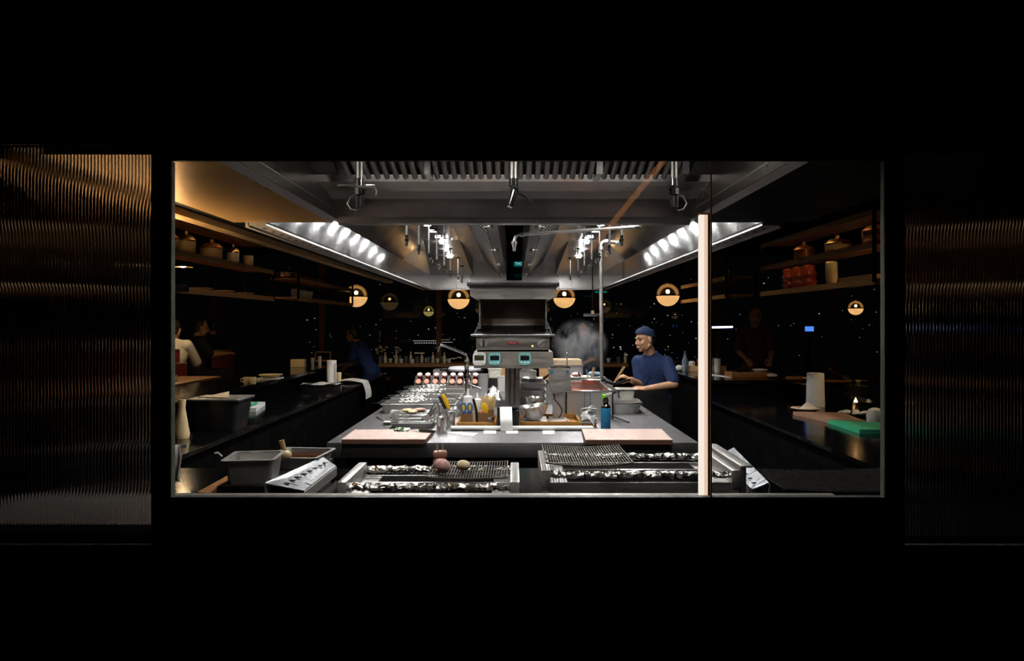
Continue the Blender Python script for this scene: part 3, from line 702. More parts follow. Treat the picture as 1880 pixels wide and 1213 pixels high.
tag(MB().sheet([p+V((0,0,.0008)) for p in q],.0012,(0,0,1)).build('order_slip', 'paper', loc=q[0].lerp(q[2],.5)), 'skewed larger white slip beside the steel canister at the knife board', 'paper', 'paper slips below the order rail')
# receipt printer with a long receipt
pr = thing('receipt_printer', 'small black receipt printer with a long white receipt hanging out', 'printer', (-.04,5.08,.9))
MB().bb((-.125,5.0,.9),(.035,5.16,1.06),.008).build('body', 'black_plastic', pr)
MB().bb((-.118,4.994,1.04),(.028,5.0,1.05)).build('paper_slot', 'black_paint', pr)
MB().ball((.022,4.998,1.036),.004).build('status_light', 'downlight_front' if 0 else 'paper', pr)
def rc(u, v):
    x = -.105+.022*v*v*0+u*.088+.008*v
    y = 4.992-.107*math.sin(min(1,v*1.6)*PI/2); z = 1.062-.165*v
    return V((x,y,max(z,.9025)))
MB().surf(rc, 4, 16, .001).build('receipt', 'paper', pr)
# wooden trays
def wtray(label, x0, x1, y0, y1, h=.045):
    t = thing('wooden_tray', label, 'tray', ((x0+x1)/2,(y0+y1)/2,.9))
    MB().bb((x0,y0,.9),(x1,y1,.909)).build('bottom', 'amber_wood', t)
    for lo, hi in (((x0,y0,.909),(x1,y0+.012,.9+h)),((x0,y1-.012,.909),(x1,y1,.9+h)),((x0,y0+.012,.909),(x0+.012,y1-.012,.9+h)),((x1-.012,y0+.012,.909),(x1,y1-.012,.9+h))):
        MB().bb(lo, hi, .002).build('side', 'amber_wood', t)
    return t
wtray('amber wooden tray holding leather utensil cups and skewers', -.425,-.135,5.02,5.40)
wtray('amber wooden tray under the mixing bowls and the small meat tray', .045,.50,5.06,5.50)
def cup(label, c, w, h):
    t = thing('utensil_cup', label, 'cup', c, 0, 'leather utensil cups')
    m = Matrix.Translation(V(c))
    q = MB(); q.pan(c, w, w, h, .004, 0, .0, 0, .012); q.build('body', 'brown_cup', t)
    return t
TZ = .910
cup('brown square leather cup holding blue handled scissors in the amber tray', (-.355,5.10,TZ), .085, .095)
cup('brown square leather cup holding a yellow spatula and a pink handle', (-.235,5.12,TZ), .075, .095)
def grow(label, n, c, h, spread, seed):
    t = thing('skewer_bundle', label, 'skewers', c); rng = random.Random(seed)
    MB().lathe([(0,0),(.042,0),(.046,.1),(.042,.1),(.038,.006),(0,.006)], c=c, n=18).build('holder', 'brown_cup', t)
    q = MB()
    for k in range(n):
        a = rng.random()*2*PI; r = rng.random()**.5
        p0 = V(c)+V((math.cos(a)*r*.03,math.sin(a)*r*.03,.012)); p1 = V(c)+V((math.cos(a)*r*spread,math.sin(a)*r*spread,h*(.9+.12*rng.random())))
        q.cyl(p0,p1,.0021,n=5)
    tag(q.build('bamboo_sticks', 'bamboo', t), kind='stuff')
    return t
grow('bundle of pale bamboo skewers fanning out of a brown holder beside the printer', 110, (-.20,5.27,TZ), .20, .062, 5)
def scissors(c, label):
    t = thing('kitchen_scissors', label, 'scissors', c); c = V(c)
    for s in (-1,1):
        q = MB(); q.tube([c+V((s*.024+math.cos(a)*.018,0,.135+math.sin(a)*.034)) for a in [2*PI*k/14 for k in range(14)]], .0065, 8, closed=True)
        q.tube([c+V((s*.012,0,.105)),c+V((0,0,.075))], .008, 8); q.build('handle', 'blue_handle', t)
        MB().ball(c+V((s*.024,0,.135)),(.014,.004,.026)).build('grip_inlay', 'yellow', t)
        MB().sheet([c+V((-s*.006,0,.085)),c+V((s*.008,0,.08)),c+V((s*.003,0,.012))],.002).build('blade', 'steel', t)
scissors((-.355,5.09,TZ), 'blue and yellow handled kitchen scissors standing in a leather cup')
t = thing('spatula', 'yellow oval silicone spatula standing in the second leather cup', 'spatula', (-.225,5.12,TZ))
MB().ball((-.222,5.12,TZ+.125),(.026,.006,.042),Euler((0,-.12,0)).to_matrix()).build('blade', 'yellow', t)
MB().cyl((-.225,5.12,TZ+.012),(-.222,5.12,TZ+.09),.006).build('shaft', 'black_plastic', t)
t = thing('spoon', 'short pink handled tool in the second leather cup', 'spoon', (-.245,5.11,TZ)); MB().capsule((-.245,5.11,TZ+.014),(-.248,5.11,TZ+.105),.006,.009).build('handle', 'pink', t)
t = thing('tongs', 'black long handled tongs leaning between the two leather cups', 'tongs', (-.29,5.15,TZ))
for s in (0,1): MB().tube([(-.285+.006*s,5.17,TZ),(-.292+.01*s,5.17,TZ+.1),(-.315+.01*s,5.17,TZ+.19)], .006, 6).build('arm', 'black_plastic', t)
def squeeze(label, c, h=.19, r=.034):
    t = thing('squeeze_bottle', label, 'bottle', c, 0, 'squeeze bottles'); c = V(c)
    MB().lathe([(0,0),(r,0),(r,h*.62),(r*.9,h*.68),(0,h*.69)], c=c, n=20).build('body', 'squeeze', t)
    MB().lathe([(r*.92,h*.68),(r*.92,h*.76),(r*.3,h*.8),(.005,h),(0,h)], c=c, n=20).build('nozzle_cap', 'paper', t)
squeeze('milky squeeze bottle standing behind the blue scissors', (-.36,5.30,TZ), .255, .038)
squeeze('milky squeeze bottle between the scissors and the bamboo skewers', (-.288,5.35,TZ), .22, .036)
t = thing('glass_jar', 'small clear glass jar beside the receipt printer in the amber tray', 'jar', (-.180,5.095,TZ))
MB().lathe([(0,0),(.026,0),(.028,.05),(.024,.05),(.022,.006),(0,.006)], c=(-.180,5.095,TZ), n=18).build('body', 'jar_glass', t)
MB().lathe([(0,.05),(.028,.05),(.028,.064),(0,.064)], c=(-.180,5.095,TZ), n=18).build('lid', 'steel_pol', t)
# steel canisters
def canister(label, c, r, h):
    t = thing('steel_canister', label, 'canister', c, 0, 'steel canisters')
    MB().lathe([(0,0),(r*.96,0),(r,.006),(r,h*.85),(r*1.05,h*.86),(r*1.05,h*.88),(r*.97,h*.88)], c=c, n=28).build('body', 'steel_pol', t)
    MB().lathe([(r*1.0,h*.88),(r*1.0,h*.93),(r*.8,h*.98),(0,h)], c=c, n=28).build('lid', 'steel_pol', t)
canister('larger shiny steel canister beside the knife on the island', I(811,793)+V((0,0,0)), .038, .115)
canister('smaller shiny steel canister half hidden behind the larger one', I(827,784), .036, .125)
t = thing('saucer', 'small white saucer of flour with a black spoon near the wire racks', 'saucer', I(711,779))
c = I(711,779); MB().lathe([(0,0),(.022,0),(.04,.022),(.037,.024),(.02,.006),(0,.006)], c=c, n=24).build('dish', 'ceramic_white', t)
MB().ball(c+V((0,0,.018)),(.03,.03,.008)).build('flour', 'rice', t)
MB().tube([c+V((-.025,0,.025)),c+V((-.06,.01,.04)),c+V((-.085,.015,.055))], [.004,.005,.009], 6).build('spoon_handle', 'black_plastic', t)
# stacked racks with food
c = I(752,786); base = V((c.x+.01,5.18,.9))
t = thing('baking_tray', 'shallow steel tray under the stacked wire cooling racks on the island', 'tray', base)
MB().pan(base,.30,.30,.035,.003,.01,.01).build('body', 'steel_dull', t)
for k, z in enumerate((.948,.972,.996)):
    wire_rack('cooling_rack', 'chromed wire cooling rack on the steel tray, %s of the stack of three' % ('lowest','middle','topmost')[k], (base.x,base.y,z), .30,.28, 20, 'wire_bright', .0016, 0, 0, 3, 'stacked cooling racks', legs=(.011 if k == 0 else .021))
for k, (dx, dy, sx) in enumerate(((-.05,.02,.05),(.03,.05,.06),(.0,-.06,.045))):
    mb = MB(); mb.ball((base.x+dx,base.y+dy,1.012),(sx,.035,.014),Euler((0,0,k*.7)).to_matrix(),16,8)
    tag(mb.build('fillet', 'meat' if k == 1 else 'ceramic_cream', loc=(base.x+dx,base.y+dy,.998)), ('pale fried fillet on the topmost cooling rack at the rack corner','browned fillet at the back of the topmost cooling rack','pale small fillet at the front of the topmost cooling rack')[k], 'food')
t = thing('tongs', 'shiny steel tongs with round ring leaning on the wire racks', 'tongs', I(795,778)+V((0,-.05,.0)))
b0 = P(788,770,5.1); top = P(800,737,5.1)
MB().tube([P(776,772,5.05),P(790,758,5.05),P(798,742,5.05),P(801,737,5.05)], [.01,.012,.008,.006], 8).build('arm', 'steel_pol', t)
MB().tube([P(808,775,5.05),P(807,758,5.05),P(803,742,5.05),P(801,737,5.05)], [.01,.012,.008,.006], 8).build('arm', 'steel_pol', t)
t = thing('turner', 'steel turner with slotted blade resting against the canisters', 'turner', I(784,780))
MB().sheet([P(772,766,5.0),P(782,773,5.0),P(794,768,5.0),P(786,760,5.0)], .002).build('blade', 'steel', t)
MB().tube([P(790,764,5.0),P(800,748,5.05)], .005, 6).build('handle', 'black_plastic', t)
# ================================================================== salamander grill on its column
sa = thing('salamander_grill', 'tall steel salamander grill with red badge standing on two columns on the island', 'grill', (0,5.8,.9))
D = 5.6
def pbox(mb, x0, x1, y0, y1, d0, d1, bev=0): # box whose front face covers the given outline at distance d0
    a, b = P(x0,y1,d0), P(x1,y0,d0); mb.bb((a.x,d0,a.z),(b.x,d1,b.z),bev); return mb
def pframe(mb, top, bot, d0, d1):           # block with a trapezium front: (x0,x1,y) above, (x0,x1,y) below
    t0, t1 = P(top[0],top[2],d0), P(top[1],top[2],d0); b0, b1 = P(bot[0],bot[2],d0), P(bot[1],bot[2],d0)
    mb.sheet([b0,b1,t1,t0], d1-d0, (0,1,0)); return mb
pbox(MB(),857,1027,518,525,5.5,6.25,.004).build('top_slab', 'black_plastic', sa)
q = MB(); pframe(q,(863,1021,525),(863,1021,543),5.55,6.2); pframe(q,(863,1021,543),(873,1011,549),5.55,6.2); q.build('upper_hood', 'salamander', sa)
q = MB(); pbox(q,880,1003,547,606,5.95,5.97); q.build('rear_wall', 'soot', sa, loc=None)
q = MB(); pbox(q,879.5,882,549,604,5.62,5.96); pbox(q,1001.5,1004,549,604,5.62,5.96); q.build('side_wall', 'salamander', sa)
for x in (878,1006): MB().cyl(P(x,560 if 0 else 592,5.6),P(x,604,5.6),.005,n=8).build('guide_rod', 'steel_pol', sa)
q = MB(); q.sheet([P(868,614,5.55),P(1015,614,5.55),P(1002,598,5.9),P(882,598,5.9)], .004, (0,0,1)); q.build('grill_tray', 'black_steel', sa)
for s, (a, b, c) in ((1,((870,614),(880,590),(882,606))),(1,((1013,614),(1004,590),(1002,606)))):
    q = MB(); q.sheet([P(a[0],a[1],5.55),P(b[0],b[1],5.75),P(c[0],c[1],5.93)], .004, (1,0,0)); q.build('side_wing', 'salamander', sa)
q = MB(); pbox(q,864,1019,613.5,617,5.52,5.62,.002); q.build('tray_lip', 'steel_pol', sa)
cp = MB(); pbox(cp,874,1009,617,642,5.56,6.1,.003); cpo = cp.build('control_panel', 'salamander', sa)
q = MB(); pbox(q,876,1007,642,646,5.6,6.05); q.build('shadow_gap', 'black_paint', sa)
bo = MB(); pframe(bo,(870,1015,646),(870,1017,676),5.5,6.15); box_o = bo.build('lower_box', 'salamander_box', sa)
for x in (931.5,940.5,949.5):
    MB().cyl((P(x,0,5.8).x,5.82,.9), (P(x,0,5.8).x,5.82,P(x,676,5.8).z), .0205, n=20).build('column', 'salamander', sa)
MB().bb((P(922,700,5.8).x,5.72,.9),(P(960,700,5.8).x,5.95,.912)).build('base_plate', 'black_steel', sa)
for cx, ang in ((888,0),(993,.7)):
    k = MB(); c = P(cx,630,5.56); k.cyl(c,c+V((0,-.012,0)),.032,.03,n=24); kn = k.build('control_knob', 'steel_dull', cpo)
    q = MB(); q.box(c+V((0,-.022,0)),(.014,.02,.062),ry=ang,bev=.003); q.build('knob_grip', 'black_plastic' if ang == 0 else 'steel_pol', cpo)
q = MB(); pbox(q,931,951.5,626.5,631.5,5.556,5.56); q.build('badge', 'badge_red', cpo)
text_mesh('PALUX', .017, 'letter', 'badge_lettering', cpo, Matrix.Translation(P(941.2,629.1,5.5545)) @ Euler((PI/2,0,0)).to_matrix().to_4x4() @ Matrix.Diagonal((1.25,1,1,1)))
MB().ball(P(977.5,635,5.557),.0075).build('indicator_lamp', emit('amber_indicator',(1,.5,.15),3), cpo)
# kitchen timers stuck to the lower box
def timer(label, px, py, w, m, scr):
    d = 5.5; c = P(px,py,d); s = w/227.
    t = thing('kitchen_timer', label, 'timer', (c.x,d-.011,c.z-s/2))
    q = MB(); pts = []
    r = s*.26
    for qx, qz, a0 in ((1,1,0),(-1,1,PI/2),(-1,-1,PI),(1,-1,1.5*PI)):
        for k in range(6):
            a = a0+PI/2*k/5; pts.append(V((c.x+qx*(s/2-r)+r*math.cos(a), d-.012, c.z+qz*(s/2-r)+r*math.sin(a))))
    q.sheet(pts, .0115, (0,1,0)); q.build('body', m, t); MB().cyl((c.x,d-.0005,c.z),(c.x,d-.0001,c.z),s*.2).build('magnet_mount', 'black_plastic', t)
    MB().box((c.x,d-.0125,c.z+s*.09),(s*.74,.003,s*.40),bev=.001).build('screen', scr, t)
    for k in (-1,0,1): MB().ball((c.x+k*s*.26,d-.0125,c.z-s*.31),(s*.085,.003,s*.075)).build('button', 'grey_white', t)
    MB().box((c.x,d-.0125,c.z+s*.39),(s*.25,.002,s*.05)).build('print', m if 0 else 'steel_dull', t)
    return t
timer('white square kitchen timer on the steel box next to the tap', 880, 658.5, 23.5, 'timer_white', 'screen_olive')
timer('teal square kitchen timer beside the white timer', 908, 658.5, 22, 'timer_teal', 'screen')
timer('teal square kitchen timer on its own, towards the steam', 963.5, 658.5, 22, 'timer_teal', 'screen')

# ================================================================== tap
t = thing('tap', 'chrome gooseneck tap reaching over the spice jars', 'tap', (P(857,0,6.2).x,6.2,.9))
X = lambda px, py: P(px,py,6.2)
MB().tube([V((X(857,0).x,6.2,.9)),X(857,700),X(857,690)], .017, 12).build('pillar', 'chrome', t)
q = MB(); q.lathe([(0,0),(.028,0),(.03,.02),(.022,.04),(.02,.10),(.026,.12),(.02,.135),(.02,.16),(.026,.17),(.016,.2),(0,.2)], c=X(857,695), n=18); q.build('valve', 'chrome', t)
MB().tube([X(857,664),X(857,655),X(854,650),X(846,646),X(815,634),X(809,633),X(805,637),X(804,642)], [.013,.012,.012,.012,.012,.012,.011,.011], 12).build('spout', 'chrome', t)
MB().cyl(X(804,640),X(803,646),.014,.012).build('aerator', 'chrome', t)
MB().tube([X(858,690),X(866,686),X(871,683)], .006, 8).build('lever', 'chrome', t)

# ================================================================== spice jars
rk = thing('jar_rack', 'stepped steel rack holding two rows of red spice jars', 'rack', (-.8,7.95,.9))
xs = [768,783,799,814,830,844,858,872]
DJ = 7.9
x0, x1 = P(760,0,DJ).x, P(880,0,DJ).x
MB().bb((x0,7.86,.9),(x1,8.12,.92)).build('base', 'steel', rk)
for k, px in enumerate((761,775.5,791,806.5,822,837,851.5,865.5,879)):
    x = P(px,0,DJ).x
    MB().sheet([(x,7.86,.92),(x,8.12,.92),(x,8.12,1.03),(x,8.02,1.06),(x,7.87,.99)],.004,(1,0,0)).build('divider', 'steel_pol', rk)
MB().bb((x0,8.12,.92),(x1,8.124,1.05)).build('back', 'steel', rk)
for r_, (nm, lid) in enumerate((('lower','peach_lid'),('upper','pink_lid'))):
    for k, px in enumerate(xs):
        if k == 6: lab_extra = 'half hidden by the tap'
        lab = 'dark red spice jar with %s lid in the %s row, %s from the trays end' % (('peach','pink')[r_], nm, ORD[k])
        y = 7.93 if r_ == 0 else 8.05; z = .976 if r_ == 0 else 1.036
        x = P(px,0,DJ).x*(y/DJ if 0 else 1)
        t = thing('spice_jar', lab, 'jar', (x,y,z-.03), 0, 'spice jars in the stepped rack')
        tilt = 1.0 if r_ == 0 else .6
        m = Matrix.Translation((0,0,.03)) @ Matrix.Rotation(tilt, 4, 'X')
        MB().lathe([(0,-.05),(.028,-.05),(.03,-.045),(.03,.028),(0,.028)], n=20, m=m).build('body', 'red_jar', t, local=True)
        MB().lathe([(0,.0281),(.0315,.0281),(.0315,.044),(.029,.047),(0,.047)], n=20, m=m).build('lid', lid, t, local=True)

# ================================================================== trays, wire lids and skewers on the island
def skewer_station(k, py, d, x0, x1, dep, label):
    z = .9
    t = thing('food_container', label, 'container', ((x0+x1)/2,d,z), 0, 'row of skewer containers')
    MB().pan(((x0+x1)/2,d,z),x1-x0-.03,dep,.075,.003,.012,.015,0,.02).build('body', 'steel', t)
    MB().bb((x0+.05,d-dep/2+.03,z+.03),(x1-.05,d+dep/2-.03,z+.045)).build('ice_bed', 'ceramic_white', t)
    rng = random.Random(k*11+1)
    gl = 'skewer laid across the steel containers of the long row'
    # skewers lie across the pan, pointed ends over the aisle side
    m = []
    for j in range(9):
        y = d-dep/2+.02+(dep-.04)*j/8; o = rng.uniform(-.03,.04)
        s = thing('metal_skewer', 'flat steel skewer, %s counted from the window across the %s skewer container' % (ORD[j], ('nearest','second','third','last')[k] if k else 'front'), 'skewer', (x0+o,y,z+.083), 0, 'steel skewers on the containers')
        q = MB(); q.bb((x0-.035+o,y-.006,z+.081),(x1-.02+o*.6,y+.006,z+.0835)); q.build('shaft', 'wire_bright', s)
        MB().lathe([(0,0),(.009,0),(.009,.003),(0,.003)], c=(x0-.04+o,y,z+.0805), n=10).build('eye', 'wire_bright', s)
        if rng.random() < .75:
            a = x0+.1+rng.random()*.15; mb = MB(); n = rng.randint(3,5)
            for i in range(n): mb.ball((a+i*.045,y,z+.09),(.022,.016,.012),None,10,6)
            mb.build('grilled_pieces', ('steel_pol','ceramic_white','steel_dull')[rng.randint(0,2)], s)
wd = (('front steel food container in the long row of skewers',6.03),('second steel food container in the long row of skewers',6.46),('third steel food container in the long row of skewers',6.92),('last steel food container, just before the spice jars',7.40))
for k, (lab, d) in enumerate(wd): skewer_station(k, 0, d, -1.16+.01*k, -.50, .34, lab)
# small things in front of the containers
tag(MB().bb(*[V((-1.02,5.60,.9)),V((-.90,5.68,.955))],.006).build('white_box', 'ceramic_white', loc=(-.96,5.64,.9)), 'small white box in front of the first skewer container', 'box')
t = thing('serving_dish', 'dark oval dish between the white boxes on the island', 'dish', (-.83,5.70,.9)); MB().lathe([(0,0),(.05,0),(.09,.035),(.086,.037),(.045,.006),(0,.006)], c=(-.83,5.70,.9), n=24, sy=.7).build('bowl', 'black_gloss', t)
tag(MB().bb((-.735,5.60,.9),(-.655,5.68,.95),.006).build('white_box', 'ceramic_white', loc=(-.7,5.64,.9)), 'small white box beside the dark oval dish on the island', 'box')
t = thing('round_pan', 'shallow round steel bowl behind the canisters holding a yellow scraper', 'bowl', (-.51,5.75,.9)); c = (-.51,5.75,.9)
MB().lathe([(0,0),(.075,0),(.10,.06),(.097,.06),(.072,.005),(0,.005)], c=c, n=28).build('body', 'steel_pol', t)
t = thing('scraper', 'yellow handled scraper leaning in the shallow round bowl', 'scraper', (-.52,5.72,.906))
MB().tube([P(824,750,5.7),P(818,735,5.7),P(812,723,5.7)], [.016,.022,.014], 8).build('handle', 'yellow', t)
MB().tube([P(818,750,5.72),P(812,738,5.72),P(806,727,5.72)], [.012,.018,.01], 8).build('blade', 'black_plastic', t)
t = thing('ladle', 'thin steel ladle lying over the skewers towards the blue scissors', 'ladle', (-.4,5.9,.985))
MB().tube([P(843,733,5.75),P(826,727,5.85),P(812,721,5.95)], .006, 8).build('handle', 'steel_pol', t)
MB().ball(P(808,720,5.97),(.028,.022,.014)).build('bowl', 'steel_pol', t)
t = thing('ladle', 'thin steel ladle leaning on the last jars beside the tap', 'ladle', (-.35,7.0,.96))
MB().tube([P(858,704,6.9),P(872,709,6.8),P(884,714,6.7)], .007, 8).build('handle', 'steel_pol', t)
MB().ball(P(854,703,6.93),(.03,.024,.014)).build('bowl', 'steel_pol', t)

# ================================================================== behind the column
t = thing('steel_box', 'plain grey steel box behind the spice jars', 'box', (P(807,0,8.8).x,8.8,.9)); a = P(795,679,8.7); b = P(821,679,8.7)
MB().bb((a.x,8.7,.9),(b.x,8.95,a.z)).build('body', 'steel_dull', t)
t = thing('lidded_pot', 'wide pot with grey white lid and black rim beside the tap', 'pot', (P(855,0,8.6).x,8.6,.9)); c = V((P(853,0,8.6).x,8.6,.9))
MB().lathe([(0,0),(.2,0),(.225,.02),(.225,.16),(.24,.165),(.24,.18),(0,.18)], c=c, n=32).build('body', 'black_plastic', t)
MB().lathe([(.205,.18),(.21,.2),(.19,.222),(.1,.228),(0,.23)], c=c, n=32).build('lid', 'grey_white', t)
MB().capsule(c+V((-.23,0,.19)),c+V((-.30,0,.185)),.02,.018).build('handle', 'black_plastic', t)
def tub(label, px0, px1, py0, d, m, name='food_container', z0=.9, h=None, group=None):
    a = P(px0,py0,d); b = P(px1,py0,d); w_ = b.x-a.x; h = h or a.z-z0
    t = thing(name, label, 'container', ((a.x+b.x)/2,d+w_/2,z0), 0, group)
    MB().pan(((a.x+b.x)/2,d+w_/2,z0),w_-.01,w_-.01,h,.004,.005,.01,0,.02).build('body', m, t); return t
tub('tall steel container behind the bundle of skewers', 877, 897, 687, 7.6, 'steel')
t = tub('white plastic tub on the black box behind the steel column', 895, 921, 677, 8.2, 'cream_plastic', 'plastic_tub', 1.015)
tag(MB().bb((P(893,0,8.2).x-.02,8.12,.9),(P(921,0,8.2).x+.03,8.5,1.014)).build('black_box', 'black_steel', loc=(P(907,0,8.2).x,8.3,.9)), 'black box carrying the white plastic tub', 'box')
tub('small white tub low beside the steel column', 912, 930, 691, 7.7, 'ceramic_white', 'plastic_tub')
t = thing('foil_tray', 'crumpled foil heap behind the bamboo skewers', 'foil', (P(900,0,6.5).x,6.5,.9)); rng = random.Random(9)
mb = MB()
mb.surf(lambda u,v: V((P(886,0,6.5).x+u*.2, 6.35+v*.3, .93+.14*math.sin(PI*u)*math.sin(PI*v)+.012*rng.uniform(-1,1))), 14, 14, .002); mb.build('foil', 'foil', t, ang=10)
MB().pan((P(905,0,6.5).x,6.5,.9),.26,.34,.06,.003,.01,.01).build('tray', 'steel', t)

# stacks on the other side of the column
def bowl(label, c, r, h, tilt=0, m='steel_pol', group=None, ax='Y', name='mixing_bowl'):
    t = thing(name, label, 'bowl', c, 0, group)
    mm = Matrix.Rotation(tilt, 4, ax)
    pr = [(0,0),(r*.45,0),(r*.8,h*.4),(r*.97,h*.93),(r*1.04,h),(r*1.035,h*1.02),(r*.94,h*.94),(r*.77,h*.42),(r*.43,h*.03),(0,h*.03)]
    q = MB().lathe(pr, n=36, m=mm); dz = min(v.co.z for v in q.bm.verts); q.xf(Matrix.Translation((0,0,-dz)))
    q.build('body', m, t, local=True); return t
tb = .911
tag(MB().bb((.06,5.10,.9095),(.255,5.46,.93),.004).build('steel_tray', 'steel', loc=(.2,5.3,.9095)), 'long flat steel tray under the mixing bowls', 'tray')
bowl('large shiny mixing bowl tilted towards the aisle on the long tray', (.155,5.23,.931), .12, .105, -.14, 'steel_pol', None)
bowl('smaller mixing bowl nested behind the large tilted bowl', (.16,5.44,.931), .075, .15, .03)
t = thing('meat_tray', 'small steel tray with slices of pale pink meat in front of the appliance', 'tray', (.335,5.15,.910))
MB().pan((.335,5.15,.910),.15,.11,.03,.002,.008,.008,0,.015).build('body', 'steel', t)
q = MB()
for k in range(4): q.ball((.305+.02*k,5.15+.012*(k%2),.927+.002*k),(.03,.03,.008),Euler((0,.2,k)).to_matrix(),12,6)
q.build('slices', 'meat_pink', t)
for k in range(4):
    d = 6.15; z = .9+.001+k*.062
    t = thing('food_container', 'steel food pan behind the mixing bowls, %s of the stack of four' % ('lowest','second from below','third from below','topmost')[k], 'container', (.17,d,z), 0, 'stacked steel pans')
    MB().pan((.155,d,z),.24,.3,.06,.003,.012,.014,0,.02).build('body', 'steel', t)
t = thing('frying_pan', 'steel pan with black handle lying on the stacked steel pans', 'pan', (.2,6.1,1.15))
MB().lathe([(0,0),(.10,0),(.125,.035),(.122,.035),(.095,.004),(0,.004)], c=(.16,6.12,1.15), n=28).build('body', 'steel_pol', t)
MB().tube([(.26,6.05,1.18),(.31,6.02,1.22),(.35,6.0,1.26)], .01, 8).build('handle', 'black_plastic', t)
t = thing('steel_pot', 'steel pot with white lid knob behind the column', 'pot', (P(965,0,7.3).x,7.3,.9)); c = V((P(968,0,7.3).x,7.35,.9))
MB().lathe([(0,0),(.10,0),(.10,.25),(.106,.255),(.097,.255),(.095,.01),(0,.01)], c=c, n=28).build('body', 'steel', t)
MB().lathe([(0,.25),(.10,.25),(.1,.262),(.05,.285),(0,.29)], c=c, n=28).build('lid', 'steel_pol', t)
t = thing('wire_strainer', 'wire strainer with bright handle resting behind the stacked pans', 'strainer', (P(990,0,6.9).x,6.9,.9)); c = V((P(992,0,6.9).x,6.9,1.09))
q = MB()
for k in range(14):
    a = PI*k/14; q.tube([c+V((math.cos(a)*.09*math.cos(b),math.sin(a)*.09*math.cos(b),.09*-math.sin(b))) for b in [PI*j/10 for j in range(11)]], .0018, 5)
q.tube([c+V((math.cos(a)*.092,math.sin(a)*.092,0)) for a in [2*PI*k/24 for k in range(24)]], .004, 6, closed=True); q.build('wire_mesh', 'wire_bright', t)
MB().tube([c+V((-.09,0,0)),P(973,694,6.75),P(972,704,6.7)], .007, 8).build('handle', 'steel_pol', t)
MB().lathe([(.06,0),(.07,0),(.05,.12),(.045,.12)], c=(c.x,c.y,.9), n=18).build('stand', 'steel', t)
t = thing('copper_pan', 'small pan with curved copper handle beside the silver appliance', 'pan', (P(1000,0,6.5).x,6.5,.9)); c = V((P(1000,0,6.5).x+.035,6.57,.9))
MB().lathe([(0,0),(.07,0),(.075,.2),(.08,.205),(.07,.2),(.066,.006),(0,.006)], c=c, n=24).build('body', 'steel', t)
MB().tube([P(1000,703,6.3),P(997,698,6.25),P(1000,691,6.25),P(1007,688,6.25)], .012, 8).build('handle', 'copper', t)
MB().tube([c+V((0,0,.2)),P(1003,700,6.3)], .014, 8).build('handle_root', 'black_plastic', t)
t = thing('wood_block', 'upright pale wooden board behind the steel pots', 'board', (P(998,0,7.9).x,7.9,.9)); MB().bb((P(990,0,7.9).x,7.9,.9),(P(1008,0,7.9).x,7.93,P(0,676,7.9).z)).build('board', 'wood_pale', t)
t = thing('wood_block', 'upright wooden board behind the white tub at the column', 'board', (P(923,0,8.5).x,8.6,.9)); MB().bb((P(919,0,8.6).x,8.6,.9),(P(930,0,8.6).x,8.63,P(0,676,8.6).z)).build('board', 'wood_pale', t)
# silver appliance on a stand
ap = thing('slicing_appliance', 'boxy silver kitchen appliance on a stand with a black cord', 'appliance', (.33,5.4,.911))
q = MB(); t0, t1, b0, b1 = P(1008,677,5.32), P(1046,677,5.32), P(1012,722,5.32), P(1050,716,5.32)
q.sheet([b0,b1,t1,t0], .15, (0,1,0)); q.build('housing', 'steel_dull', ap)
q = MB()
for px, py in ((1009,690),(1012,707),(1029,696),(1035,705),(1041,690),(1047,708)): q.ball(P(px,py,5.319),.004,None,8,6)
q.build('rivet_pattern', 'steel_pol', ap)
MB().bb((P(1010,0,5.4).x,5.34,P(0,678,5.32).z),(P(1046,0,5.4).x,5.46,P(0,673,5.32).z)).build('top_lid', 'chrome', ap)
MB().bb((P(1015,0,5.4).x,5.35,.925),(P(1033,0,5.4).x,5.45,P(0,716,5.32).z)).build('stand', 'steel', ap)
MB().bb((P(1008,0,5.4).x,5.33,.911),(P(1040,0,5.4).x,5.47,.926),.003).build('base_plate', 'steel', ap)
MB().tube([P(1017,722,5.31),P(1018,733,5.30),P(1026,742,5.30),P(1032,752,5.30),P(1030,762,5.30),P(1026,766,5.31)], .005, 8).build('cord', 'black_plastic', ap)
MB().box(P(1013,682,5.31),(.03,.01,.014)).build('blue_button', 'torch_blue', ap)
MB().box(P(1042,682,5.31),(.014,.01,.02)).build('blue_switch', 'torch_blue', ap)
# water bath and charcoal box row towards the cook
wbx = thing('water_bath', 'long open steel water bath with a bright rim in front of the cook', 'water bath', (.6,5.9,.9))
x0, x1 = .415, .80; y0, y1, z1 = 5.50, 6.35, 1.118
for lo, hi in (((x0,y0,.9),(x1,y0+.01,z1)),((x0,y1-.01,.9),(x1,y1,z1)),((x0,y0,.9),(x0+.01,y1,z1)),((x1-.01,y0,.9),(x1,y1,z1))): MB().bb(lo,hi).build('side_panel', 'steel', wbx)
q = MB(); q.bb((x0-.005,y0-.008,z1),(x1+.012,y0+.02,z1+.014),.004); q.bb((x1-.02,y0-.008,z1),(x1+.012,y1,z1+.014),.004); q.bb((x0-.005,y1-.02,z1),(x1+.012,y1,z1+.014)); q.build('rim', 'steel_pol', wbx)
MB().bb((x0+.01,y0+.01,1.06),(x1-.01,y1-.01,1.07)).build('water', 'ceramic_red', wbx)
for x in (.566,.612): MB().bb((x,y0-.002,.905),(x+.003,y0,z1-.004)).build('seam', 'black_steel', wbx)
bx2 = thing('work_box', 'wide steel box with chopsticks and cloth on top beside the cook', 'cooker', (.75,7.0,.9))
a = P(1047,704,6.5); b = P(1125,704,6.5)
MB().bb((a.x,6.5,.9),(b.x,7.35,1.098),.004).build('body', 'steel', bx2)
